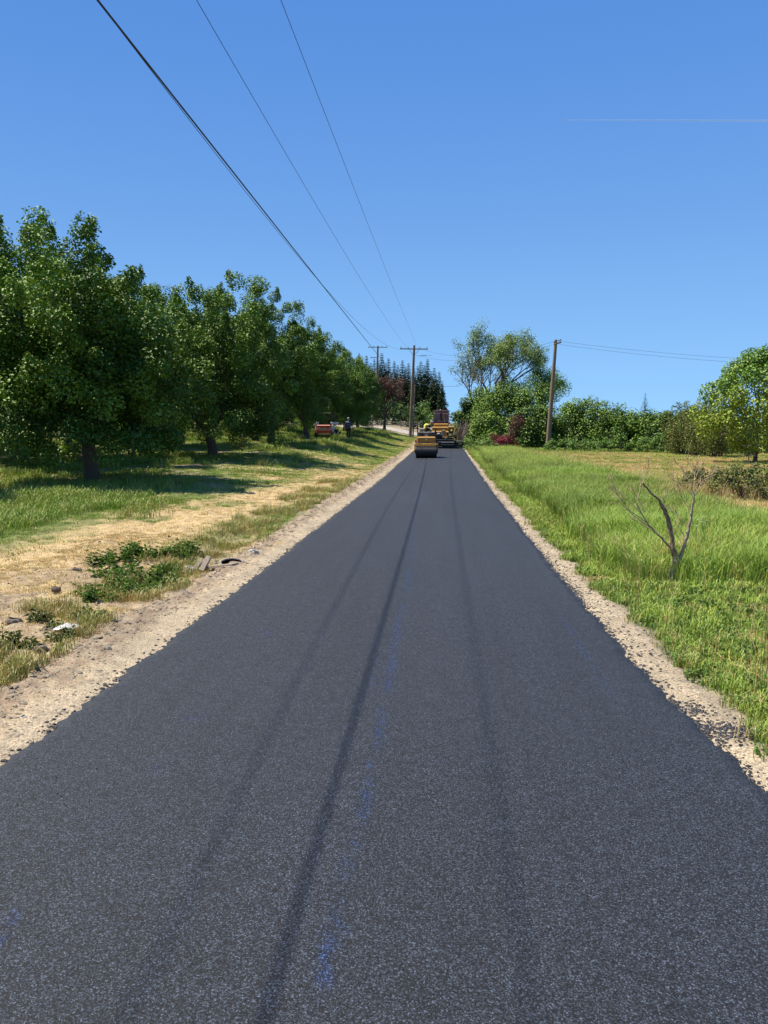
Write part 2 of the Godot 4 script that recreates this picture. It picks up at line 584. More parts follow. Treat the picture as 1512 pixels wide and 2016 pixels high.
func shrub(called: String, label: String, cat: String, at: Vector3, size: Vector3, leaves: int, leaf: float, c0: Color, c1: Color, seed_: int, group := "", lumps := 40, material = null, aspect := .75) -> Node3D:
	# a mound of leaf clumps down to the ground
	rng.seed = seed_
	var t := thing(called, label, cat, at, 0.0, group)
	var clumps := []
	for k in lumps:
		var a := rng.randf() * TAU
		var y := pow(rng.randf(), 0.8)
		var r := sqrt(maxf(0.0, 1.0 - y * y)) * rng.randf_range(.75, 1.08)
		var q := rng.randf_range(.86, 1.14)
		var p := Vector3(cos(a) * r * size.x * .5, y * size.y * q, sin(a) * r * size.z * .5)
		var rad := minf(size.x, size.y) * rng.randf_range(.13, .24)
		p.y = maxf(p.y, rad * .5)
		clumps.append([p, rad, c0.lerp(c1, rng.randf()), int(leaves * rng.randf_range(.7, 1.3) / lumps)])
	part("foliage", foliage(clumps, leaf, aspect), M.leaf if material == null else material, t)
	var wood := MB.new()
	for k in 5:
		var tip := Vector3(rng.randf_range(-.3, .3) * size.x, size.y * rng.randf_range(.5, .8), rng.randf_range(-.3, .3) * size.z)
		curve_limb(wood, Vector3(tip.x * .2, -.1, tip.z * .2), tip, .03 * size.y * .4 + .01, .01, Vector3(0, .1, 0), 5, 4)
	part("stems", wood, M.bark, t)
	return t

func grow(mb: MB, p: Vector3, dir: Vector3, length: float, rad: float, level: int, forks: int, ends: Array, spread := 0.7, up := 0.15) -> void:
	var pts := [p]
	var rr := [rad]
	var q := p
	var d := dir
	var steps := 4
	for k in steps:
		d = (d + unit() * 0.16 + Vector3.UP * up * 0.3).normalized()
		q += d * length / steps
		pts.append(q)
		rr.append(lerpf(rad, rad * 0.6, (k + 1) / float(steps)))
	mb.tube(pts, rr, 7 if rad > 0.04 else 5, Color.WHITE, level == 0, 0.05)
	if level == 0:
		ends.append([q, d]); ends.append([pts[2], d])
		return
	for k in forks:
		var nd := (d + unit() * spread + Vector3.UP * up).normalized()
		var from: Vector3 = q if k < 2 else pts[rng.randi_range(2, 3)]
		grow(mb, from, nd, length * rng.randf_range(.62, .85), rad * 0.58, level - 1, forks, ends, spread, up)

func branchy(called: String, label: String, cat: String, at: Vector3, height: float, trunk_r: float, levels: int, forks: int, leaf: float, per: int, rad: float, c0: Color, c1: Color, seed_: int, spread := .75, group := "", first := .28, barkm = null) -> Node3D:
	rng.seed = seed_
	var t := thing(called, label, cat, at, 0.0, group)
	var wood := MB.new()
	var ends := []
	var l0 := height * first
	wood.tube([Vector3(0, -.15, 0), Vector3(0, l0 * .5, 0), Vector3(.05, l0, 0)], [trunk_r * 1.3, trunk_r, trunk_r * .85], 10, Color.WHITE, true, .06)
	for k in forks + 1:
		var a := TAU * k / (forks + 1.0) + rng.randf()
		grow(wood, Vector3(.05, l0, 0), Vector3(cos(a) * spread, 1.0, sin(a) * spread).normalized(), height * .30, trunk_r * .6, levels, forks, ends, spread)
	part("trunk", wood, M.bark if barkm == null else barkm, t)
	if per > 0:
		var clumps := []
		for e in ends: clumps.append([e[0], rad * rng.randf_range(.6, 1.3), c0.lerp(c1, rng.randf()), per])
		part("crown", foliage(clumps, leaf, .6), M.leaf, t)
	return t

func conifer(label: String, at: Vector3, height: float, width: float, seed_: int, c0: Color, c1: Color, cards := 2600, group := "firs beyond the side road", called := "fir_tree") -> Node3D:
	rng.seed = seed_
	var t := thing(called, label, "tree", at, 0.0, group)
	var wood := MB.new()
	wood.tube([Vector3(0, -.2, 0), Vector3(0, height * .5, 0), Vector3(0, height * .97, 0)], [height * .014, height * .007, .02], 7)
	part("trunk", wood, M.bark, t)
	var mb := MB.new()
	var whorls := int(height * 2.4)
	var per := cards / float(whorls * 6)
	for k in whorls:
		var f := k / float(whorls)
		var y := height * lerpf(.06, .99, f)
		var r := width * .5 * (pow(1.0 - f, .95) + .015) * rng.randf_range(.78, 1.12)
		var arms := 6 if f < .8 else 4
		for s in arms:
			var a := TAU * s / arms + rng.randf() * 1.2
			var out := Vector3(cos(a), 0, sin(a))
			var side := Vector3(-out.z, 0, out.x)
			var rr := r * rng.randf_range(.6, 1.12)
			for q in int(maxf(3.0, per)):
				var e := rng.randf_range(.05, 1.0)
				var p := Vector3(0, y - e * rr * .22 + .1 * rr, 0) + out * rr * e
				var l := lerpf(1.0, .28, f) * height * .06
				var dir := (out * .7 + side * rng.randf_range(-1, 1) + Vector3(0, rng.randf_range(-.45, .2), 0)).normalized()
				var wv := dir.cross(Vector3(rng.randf_range(-.4, .4), 1, rng.randf_range(-.4, .4))).normalized() * l * .34
				mb.tri(p - wv, p + dir * l, p + wv, vary(c0.lerp(c1, rng.randf()), .2))
	part("crown", mb, M.needle, t)
	return t

# ------------------------------------------------------------------ grass
func tuft(blades: int, height: float, spread: float, width: float, bend: float, seed_: int) -> ArrayMesh:
	rng.seed = seed_
	var mb := MB.new()
	for k in blades:
		var a := rng.randf() * TAU
		var b := Vector3(cos(a), 0, sin(a)) * spread * sqrt(rng.randf())
		var h := height * rng.randf_range(.55, 1.15)
		var la := rng.randf() * TAU
		var lean := Vector3(cos(la), 0, sin(la)) * bend * h * rng.randf_range(.2, 1.0)
		var side := Vector3(-sin(la + rng.randf_range(-.8, .8)), 0, cos(la)) * width * .5
		var col := Color.WHITE * rng.randf_range(.36, .62)
		if rng.randf() < .12: col = Color(1.0, .72, .8) * rng.randf_range(.7, 1.0)
		var m := b + lean * .35 + Vector3(0, h * .6, 0)
		var tip := b + lean + Vector3(0, h * (1.0 - .3 * bend), 0)
		var p := b - Vector3(0, .02, 0)
		mb.quad(p - side, p + side, m + side * .8, m - side * .8, col)
		mb.tri(m - side * .8, m + side * .8, tip, col)
	return mb.mesh()

func scatter(called: String, mesh: Mesh, material: Material, spots: Array, label: String, cat: String, gain := 1.0) -> void:
	# spots: [Transform3D, Color]
	var mm := MultiMesh.new()
	mm.transform_format = MultiMesh.TRANSFORM_3D
	mm.use_colors = true
	mm.mesh = mesh
	mm.instance_count = spots.size()
	for k in spots.size():
		mm.set_instance_transform(k, spots[k][0])
		mm.set_instance_color(k, spots[k][1] * gain)
	var o := MultiMeshInstance3D.new()
	o.name = numbered(called)
	o.multimesh = mm
	o.material_override = material
	add_child(o)
	tag(o, label, cat, "", "stuff")

func put(x: float, d: float, s: float, sy := 1.0, sink := 0.0) -> Transform3D:
	var b := Basis(Vector3.UP, rng.randf() * TAU).scaled(Vector3(s, s * sy, s))
	return Transform3D(b, Vector3(x, gy(x, d) - sink, -d))

func in_view(x: float, d: float, margin := 0.12) -> bool:
	var p := cam.transform.affine_inverse() * Vector3(x, 0.3, -d)
	return p.z < 0.5 and absf(p.x) < -p.z * (756.0 / FOCAL + margin) + 1.6

# ------------------------------------------------------------------ land and lane
func make_ground() -> void:
	var xs := []
	var x := 0.0
	while x < 2600.0:
		xs.append(x)
		x += 0.07 if x < 3.6 else (x - 3.6) * 0.045 + 0.07
	var neg := []
	x = 0.07
	while x < 2600.0:
		neg.push_front(-x)
		x += 0.07 if x < 5.8 else (x - 5.8) * 0.04 + 0.07
	xs = neg + xs
	var ds := []
	var d := -30.0
	while d < 2.0:
		ds.append(d)
		d += maxf(0.08, (2.0 - d) * 0.2)
	while d < 2600.0:
		ds.append(d)
		d += 0.06 if d < 8.0 else 0.06 + (d - 8.0) * 0.014
	var w := xs.size()
	var h := ds.size()
	var v := PackedVector3Array(); v.resize(w * h)
	var n := PackedVector3Array(); n.resize(w * h)
	var c := PackedColorArray(); c.resize(w * h)
	var tan_ := Color(.395, .325, .222)
	var brown := Color(.215, .15, .095)
	var straw := Color(.52, .385, .195)
	var green := Color(.125, .165, .036)
	for j in h:
		for k in w:
			var px: float = xs[k]
			var pd: float = ds[j]
			v[j * w + k] = Vector3(px, gy(px, pd) if pd < 160.0 else elev(px, pd), -pd)
			var q := cover(px, pd)
			var nb := 1.0 + 0.3 * n_c.get_noise_2d(px * 1.3, pd * 1.3) + 0.25 * n_b.get_noise_2d(px + 90.0, pd)
			var e := brown.lerp(tan_, clampf(0.45 + n_c.get_noise_2d(px + 30.0, pd) * .9, 0.0, 1.0))
			c[j * w + k] = Color((tan_ * q.x + e * q.y + straw * q.z + green * q.w) * nb, 1.0)
	for j in h:
		for k in w:
			var a := v[j * w + maxi(k - 1, 0)]
			var b := v[j * w + mini(k + 1, w - 1)]
			var e := v[maxi(j - 1, 0) * w + k]
			var f := v[mini(j + 1, h - 1) * w + k]
			n[j * w + k] = (b - a).cross(f - e).normalized()
	var idx := PackedInt32Array(); idx.resize((w - 1) * (h - 1) * 6)
	var o := 0
	for j in h - 1:
		for k in w - 1:
			var a := j * w + k
			idx[o] = a; idx[o + 1] = a + w; idx[o + 2] = a + 1
			idx[o + 3] = a + 1; idx[o + 4] = a + w; idx[o + 5] = a + w + 1
			o += 6
	add_surface("ground", v, n, c, idx, M.ground)

func add_surface(called: String, v: PackedVector3Array, n: PackedVector3Array, c: PackedColorArray, idx: PackedInt32Array, m: Material) -> void:
	var a := []
	a.resize(Mesh.ARRAY_MAX)
	a[Mesh.ARRAY_VERTEX] = v; a[Mesh.ARRAY_NORMAL] = n; a[Mesh.ARRAY_COLOR] = c; a[Mesh.ARRAY_INDEX] = idx
	var me := ArrayMesh.new()
	me.add_surface_from_arrays(Mesh.PRIMITIVE_TRIANGLES, a)
	structure(called, me, m)

func make_lane() -> void:
	var ds := []
	var d := -12.0
	while d < 1.5:
		ds.append(d)
		d += maxf(0.05, (1.5 - d) * 0.25)
	while d < 118.0:
		ds.append(d)
		d += 0.05 if d < 9.0 else 0.05 + (d - 9.0) * 0.02
	var cols := 132
	var w := cols + 1
	var h := ds.size()
	var v := PackedVector3Array(); v.resize(w * h)
	var n := PackedVector3Array(); n.resize(w * h)
	var c := PackedColorArray(); c.resize(w * h)
	var blue := Color(.5, 1.05, 2.3)
	var chalk := []   # smeared blue chalk from the guide string: from, to, half width, strength
	for s in [[815, 1045, 808, 1120, .03, .7], [806, 1132, 803, 1172, .03, .9], [791, 1201, 790, 1212, .03, .9], [785, 1230, 779, 1282, .03, 1.0], [773, 1302, 770, 1330, .028, 1.0], [766, 1350, 763, 1372, .028, .9], [736, 1344, 734, 1368, .022, .8], [746, 1310, 745, 1316, .02, .6], [752, 1418, 746, 1481, .022, 1.1], [728, 1524, 724, 1580, .012, .7], [722, 1580, 714, 1627, .026, .9], [701, 1680, 692, 1732, .008, 1.0], [676, 1738, 672, 1785, .018, .9], [668, 1800, 655, 1850, .008, .9], [645, 1858, 625, 1960, .008, 1.1], [675, 1858, 650, 1900, .008, 1.0], [665, 1885, 640, 1975, .010, 1.1], [648, 1880, 640, 1940, .02, .5], [1110, 1228, 1150, 1295, .016, .9], [1150, 1295, 1172, 1328, .02, .7], [1185, 1350, 1200, 1372, .016, .6], [0, 1842, 30, 1822, .008, 1.0], [0, 1885, 32, 1832, .008, 1.1], [365, 1432, 392, 1428, .02, .7], [300, 1535, 310, 1528, .012, .6], [200, 1650, 218, 1632, .012, .5], [518, 1268, 532, 1252, .016, .6]]:
		var ca := pick(s[0], s[1])
		var cb := pick(s[2], s[3])
		chalk.append([Vector2(ca.x, -ca.z), Vector2(cb.x, -cb.z), s[4], s[5]])
	for j in h:
		var pd: float = ds[j]
		var l := road_left(pd) + n_b.get_noise_2d(3.0, pd * 1.6) * .05 + n_c.get_noise_2d(3.0, pd * 1.8) * .035
		var r := road_right(pd) + n_b.get_noise_2d(50.0, pd * 1.6) * .05 + n_c.get_noise_2d(50.0, pd * 1.8) * .035
		for k in w:
			var t := (k - 2.0) / (cols - 4.0)
			var px := lerpf(l, r, clampf(t, 0.0, 1.0))
			var top := lane_rise(pd) + 0.035 + 0.02 * (1.0 - pow(2.0 * clampf(t, 0, 1) - 1.0, 2.0))
			if k < 2 or k > cols - 2:
				var e := float(2 - k) if k < 2 else float(k - cols + 2)
				px += (-.045 if k < 2 else .045) * e
				top -= .02 * e
			v[j * w + k] = Vector3(px, top, -pd)
			var tone := 1.0 + .14 * n_a.get_noise_2d(px * 2.5, pd * .25) + .12 * n_b.get_noise_2d(px * 2.8, pd * .22)
			tone *= .33
			var cc := Color(tone, tone, tone)
			# chalked guide lines, smeared and broken
			var mark := 0.0
			if pd < 16.0 and pd > 1.5:
				var here := Vector2(px, pd)
				for s in chalk:
					if pd < minf(s[0].y, s[1].y) - .4 or pd > maxf(s[0].y, s[1].y) + .4: continue
					var near := Geometry2D.get_closest_point_to_segment(here, s[0], s[1])
					var off := here - near
					off.y *= .25
					mark += s[3] * exp(-pow(off.length() / s[2], 2.0))
				mark *= .55 + 1.1 * n_c.get_noise_2d(px * 5.0, pd * 3.0)
			cc = cc.lerp(blue * tone, clampf(mark, 0.0, 1.0) * .9)
			c[j * w + k] = Color(cc.r, cc.g, cc.b, 1.0)
	for j in h:
		for k in w:
			var a := v[j * w + maxi(k - 1, 0)]
			var b := v[j * w + mini(k + 1, w - 1)]
			var e := v[maxi(j - 1, 0) * w + k]
			var f := v[mini(j + 1, h - 1) * w + k]
			n[j * w + k] = (b - a).cross(f - e).normalized()
	var idx := PackedInt32Array(); idx.resize((w - 1) * (h - 1) * 6)
	var o := 0
	for j in h - 1:
		for k in w - 1:
			var a := j * w + k
			idx[o] = a; idx[o + 1] = a + w; idx[o + 2] = a + 1
			idx[o + 3] = a + 1; idx[o + 4] = a + w; idx[o + 5] = a + w + 1
			o += 6
	add_surface("road", v, n, c, idx, M.asphalt)
	# the gravel side road that meets the lane from the left
	var mb := MB.new()
	var pale := Color(.46, .41, .34)
	for k in 18:
		var x0 := -1.2 - k * .9
		var x1 := x0 - .9
		for q in 6:
			var d0 := 98.0 - x0 * .02 + q * 2.1
			var d1 := d0 + 2.1
			var e0 := 99.0 - x0 * .02 + q * 1.9
			mb.quad(Vector3(x0, elev(x0, d0) + .05, -d0), Vector3(x0, elev(x0, d1) + .05, -d1), Vector3(x1, elev(x1, d1) + .05, -d1), Vector3(x1, elev(x1, d0) + .05, -d0), pale * (1.0 + .12 * n_b.get_noise_2d(x0, e0)))
	for k in 10: # its mouth, reaching down to the end of the new surface
		for q in 8:
			var xa := -2.6 + q * .55
			var da := 78.0 + k * 2.1
			mb.quad(Vector3(xa, elev(xa, da) + .03, -da), Vector3(xa, elev(xa, da + 2.1) + .03, -da - 2.1), Vector3(xa + .55, elev(xa + .55, da + 2.1) + .03, -da - 2.1), Vector3(xa + .55, elev(xa + .55, da) + .03, -da), pale)
	structure("gravel_side_road", mb, M.ground)

func pebble(seed_: int) -> ArrayMesh:
	rng.seed = seed_
	var mb := MB.new()
	var ico := []
	var ph := (1.0 + sqrt(5.0)) / 2.0
	for p in [[-1, ph, 0], [1, ph, 0], [-1, -ph, 0], [1, -ph, 0], [0, -1, ph], [0, 1, ph], [0, -1, -ph], [0, 1, -ph], [ph, 0, -1], [ph, 0, 1], [-ph, 0, -1], [-ph, 0, 1]]:
		ico.append(Vector3(p[0], p[1], p[2]).normalized() * rng.randf_range(.75, 1.15) * Vector3(1.0, .7, .85))
	for f in [[0, 11, 5], [0, 5, 1], [0, 1, 7], [0, 7, 10], [0, 10, 11], [1, 5, 9], [5, 11, 4], [11, 10, 2], [10, 7, 6], [7, 1, 8], [3, 9, 4], [3, 4, 2], [3, 2, 6], [3, 6, 8], [3, 8, 9], [4, 9, 5], [2, 4, 11], [6, 2, 10], [8, 6, 7], [9, 8, 1]]:
		mb.tri(ico[f[0]], ico[f[2]], ico[f[1]])
	return mb.mesh()

func rock(seed_: int, r: Vector3, sub := 2) -> ArrayMesh:
	rng.seed = seed_
	var mb := MB.new()
	var nz := FastNoiseLite.new()
	nz.seed = seed_
	nz.frequency = .9
	var rows := 7 * sub
	var cols := 10 * sub
	var pt := func(a: int, b: int) -> Vector3:
		var th := PI * a / rows
		var p := Vector3(sin(th) * cos(TAU * b / cols), cos(th), sin(th) * sin(TAU * b / cols))
		p = p.clamp(Vector3.ONE * -.82, Vector3.ONE * .82)
		return p * r * (1.0 + .45 * nz.get_noise_3dv(p) + .12 * nz.get_noise_3dv(p * 4.0))
	for a in rows:
		for b in cols:
			mb.quad(pt.call(a, b), pt.call(a, b + 1), pt.call(a + 1, b + 1), pt.call(a + 1, b))
	return mb.mesh()

func make_stones() -> void:
	var peb := pebble(4)
	rng.seed = 31
	var list := []
	for k in 15000: # pebbles and clods of the left shoulder
		var d := 2.5 + pow(rng.randf(), 1.9) * 45.0
		var u := absf(rng.randfn(.5, .26)) if rng.randf() < .8 else rng.randf_range(0.0, 2.2)
		var x := road_left(d) - .06 - u
		if not in_view(x, d): continue
		var s := .004 + .022 * pow(rng.randf(), 3.0) + (.022 * rng.randf() if u > .35 and rng.randf() < .14 else 0.0)
		if cover(x, d).w > .6: continue
		list.append([put(x, d, s, .8, s * .25), vary(Color(.40, .335, .24).lerp(Color(.22, .17, .115), rng.randf()), .2)])
	for k in 6000: # crumbled earth and chaff on the bare bank
		var d := 4.2 + 9.0 * rng.randf()
		var x := road_left(d) - rng.randf_range(.7, 3.4)
		if not in_view(x, d): continue
		var s := .004 + .026 * pow(rng.randf(), 3.5)
		var cv := cover(x, d)
		if cv.w > .5: continue
		list.append([put(x, d, s, .7, s * .3), vary(Color(.42, .32, .18).lerp(Color(.15, .105, .07), rng.randf()), .25)])
	for k in 12000:
		var d := 2.5 + pow(rng.randf(), 1.9) * 45.0
		var u := rng.randf_range(.02, .5)
		var x := road_right(d) + .05 + u
		if not in_view(x, d): continue
		var s := .004 + .018 * pow(rng.randf(), 2.5)
		list.append([put(x, d, s, .8, s * .25), vary(Color(.42, .35, .25).lerp(Color(.26, .215, .15), rng.randf()), .2)])
	scatter("shoulder_gravel", peb, M.stone, list, "tan pebbles and clods scattered along both shoulders of the lane", "gravel")
	list = []
	for k in 9500: # spilled hot mix
		var d := 2.2 + pow(rng.randf(), 1.7) * 40.0
		var left := rng.randf() < .42
		var x := 0.0
		if left:
			x = road_left(d) - .05 - absf(rng.randfn(0.0, .05))
			if n_c.get_noise_2d(11.0, d * 1.2) < -.1: continue
		else:
			x = road_right(d) + .05 + absf(rng.randfn(0.0, .045 if rng.randf() < .7 else .2))
		if in_view(x, d):
			list.append([put(x, d, .004 + .014 * pow(rng.randf(), 1.6), .9, 0.0), Color.WHITE])
	for sp in [[1430.0, 1445.0, .16, .07, 420], [1360.0, 1400.0, .10, .06, 160], [1290.0, 1395.0, .09, .04, 90], [1075.0, 1105.0, .14, .55, 520], [1125.0, 1160.0, .10, .35, 330], [1240.0, 1262.0, .10, .3, 40]]:
		var c := pick(sp[0], sp[1])
		for k in int(sp[4]):
			var t := rng.randfn(0.0, 1.0)
			var x: float = c.x + t * float(sp[2]) * .5 + rng.randfn(0.0, .03)
			var d: float = -c.z + rng.randfn(0.0, 1.0) * float(sp[3]) - t * float(sp[3]) * .7
			x = maxf(x, road_right(d) + .07)
			list.append([put(x, d, rng.randf_range(.005, .014), .9, 0.0), Color.WHITE])
	var peb2 := pebble(8)
	scatter("asphalt_crumbs", peb2, M.crumb, list, "black asphalt crumbs spilled along the edges of the new surface", "asphalt crumbs")

func make_grass() -> void:
	var short_t := tuft(16, .075, .09, .006, .8, 1)
	var mid_t := tuft(16, .17, .10, .007, .6, 2)
	var tall_t := tuft(20, .45, .13, .0065, .68, 3)
	var broad_t := tuft(14, .085, .11, .022, .95, 4)
	var g0 := Color(.14, .235, .034)
	var g1 := Color(.255, .345, .06)
	var dry := Color(.47, .36, .17)
	var short_l := []
	var mid_l := []
	var tall_l := []
	var broad_l := []
	rng.seed = 91
	for k in 190000: # left side
		var d := 2.0 + 90.0 * pow(rng.randf(), 1.75)
		var x := -2.5 - 21.0 * pow(rng.randf(), 1.15)
		if not in_view(x, d, .12): continue
		if d < 10.5 and road_left(d) - x < 2.8 and rng.randf() < .85: continue
		var q := cover(x, d)
		var s := 1.0 + d * .022
		var na := n_a.get_noise_2d(x * .8 + 20.0, d * .8)
		var thick := ss(-.35, .25, na)
		if rng.randf() < q.w * (.35 + .65 * thick):
			var col := vary(g0.lerp(g1, rng.randf()), .15).lerp(dry, (.65 * rng.randf() if rng.randf() < .25 + q.z else 0.0))
			var tall := rng.randf() < ss(.05, .5, na) * ss(-5.0, -8.0, x) * .8
			var rear := x < -7.3 and d < 24.0 and rng.randf() < .5
			if tall or rear: mid_l.append([put(x, d, s * rng.randf_range(.7, 1.3), 1.0), col])
			else: short_l.append([put(x, d, s * rng.randf_range(.6, 1.1), .6), col])
		elif rng.randf() < q.z * .45:
			short_l.append([put(x, d, s * rng.randf_range(.6, 1.1), .28), vary(dry, .2)])
	for k in 5200: # thin growth on the bank between lane and mown strip
		var d := 4.5 + 22.0 * pow(rng.randf(), 1.4)
		var x := road_left(d) - rng.randf_range(.75, 1.9)
		if n_b.get_noise_2d(x * .8 + 7.0, d * .8) < .06: continue
		var col := vary(g0.lerp(dry, .25 + .6 * rng.randf()), .2)
		mid_l.append([put(x, d, rng.randf_range(.3, .9) * (1.0 + d * .015), 1.0), col])
	for k in 7000: # dry chaff on the bare bank
		var d := 4.2 + 8.5 * rng.randf()
		var x := road_left(d) - rng.randf_range(.75, 3.4)
		var cv := cover(x, d)
		if rng.randf() > cv.z + .15 * cv.y: continue
		short_l.append([put(x, d, rng.randf_range(.4, .9), .5), vary(dry, .3)])
	for k in 185000: # right side
		var d := 1.0 + 74.0 * pow(rng.randf(), 1.8)
		var x := 1.5 + 22.0 * pow(rng.randf(), 1.5)
		if not in_view(x, d, .12): continue
		var w := x - road_right(d)
		var q := cover(x, d)
		if rng.randf() > q.w + q.z * .6: continue
		var s := 1.0 + d * .02
		var na := n_a.get_noise_2d(x * .7 + 60.0, d * .7)
		var tallness := ss(.75, 1.35, w + .4 * na) * ss(8.6, 10.2, d + na) * (1.0 - ss(4.9, 6.3, x + .9 * na + .01 * d))
		tallness = maxf(tallness, ss(4.5, 5.0, x) * (1.0 - ss(6.2, 7.4, x)) * ss(18.0, 19.0, d) * (1.0 - ss(24.0, 27.0, d)))
		var col := vary(g0.lerp(g1, rng.randf_range(.2, 1.2)), .16)
		col *= 1.0 + .45 * n_a.get_noise_2d(x * .5 + 9.0, d * .5)
		if rng.randf() < q.z: col = vary(dry, .2)
		elif rng.randf() < (.30 if d < 10.0 else .14): col = col.lerp(dry, rng.randf() * .8)
		if rng.randf() < tallness:
			tall_l.append([put(x, d, rng.randf_range(.55, 1.05) * (1.0 + d * .006), 1.0), col])
		elif d < 14.0 and rng.randf() < .30 + .3 * na:
			broad_l.append([put(x, d, rng.randf_range(.5, 1.1), .8), vary(Color(.125, .205, .042), .25)])
		elif rng.randf() < .55 and q.z < .3: mid_l.append([put(x, d, s * rng.randf_range(.4, .85), .9), col])
		else: short_l.append([put(x, d, s * rng.randf_range(.6, 1.2), .9), col])
	for k in 26000: # a denser first stand of tall grass round the dead sapling
		var d := 7.4 + 22.0 * pow(rng.randf(), 1.5)
		var x := road_right(d) + rng.randf_range(.55, 4.3)
		var na := n_a.get_noise_2d(x * .7 + 60.0, d * .7)
		if rng.randf() > ss(.75, 1.35, x - road_right(d) + .4 * na) * ss(8.7, 10.0, d + na + .5 * (x - 2.6)) * (1.0 - ss(4.9, 6.0, x + .9 * na)): continue
		tall_l.append([put(x, d, rng.randf_range(.55, 1.05) * (1.0 + .5 * n_a.get_noise_2d(x + 33.0, d)), 1.0), vary(Color(.115, .205, .032).lerp(g1, rng.randf_range(.0, .8)), .16) * (1.0 + .6 * n_a.get_noise_2d(x * .5 + 9.0, d * .5))])
	var stalk_t := tuft(3, .62, .05, .005, .35, 9)
	var stalk_l := []
	for k in 1300: # dry seed stalks standing in the verge
		var d := 5.0 + 40.0 * pow(rng.randf(), 1.5)
		var x := road_right(d) + rng.randf_range(.5, 5.0)
		if n_a.get_noise_2d(x + 5.0, d + 5.0) < 0.0 and d > 9.5: continue
		if d < 9.5 and rng.randf() < .6: continue
		stalk_l.append([put(x, d, rng.randf_range(.5, 1.1), 1.0), vary(Color(.36, .31, .13), .25)])
	scatter("dry_stalks", stalk_t, M.grass, stalk_l, "thin dry seed stalks standing among the green right verge", "grass", 1.6)
	var grit_l := []
	for k in 700:
		var d := 2.2 + 14.0 * pow(rng.randf(), 1.5)
		var x := rng.randf_range(road_left(d) + .1, road_right(d) - .05)
		var b := Basis(Vector3.UP, rng.randf() * TAU).scaled(Vector3.ONE * rng.randf_range(.0025, .006))
		grit_l.append([Transform3D(b, Vector3(x, .047, -d)), vary(Color(.20, .17, .14), .4) if rng.randf() < .5 else Color(.03, .031, .035)])
	scatter("road_grit", pebble(12), M.stone, grit_l, "loose grit lying on the new asphalt", "grit")
	scatter("short_grass", short_t, M.grass, short_l, "short mown grass with dry clippings on both verges", "grass", 2.0)
	scatter("meadow_grass", mid_t, M.grass, mid_l, "ankle high tufted grass under the orchard and along the banks", "grass", 2.0)
	scatter("tall_grass", tall_t, M.grass, tall_l, "knee high bright green grass filling the right verge", "grass", 2.0)
	scatter("clover_leaves", broad_t, M.grass, broad_l, "broad leaved clover and dock in the short right verge", "ground cover", 2.0)
	print("tufts ", short_l.size(), " ", mid_l.size(), " ", tall_l.size(), " ", broad_l.size())

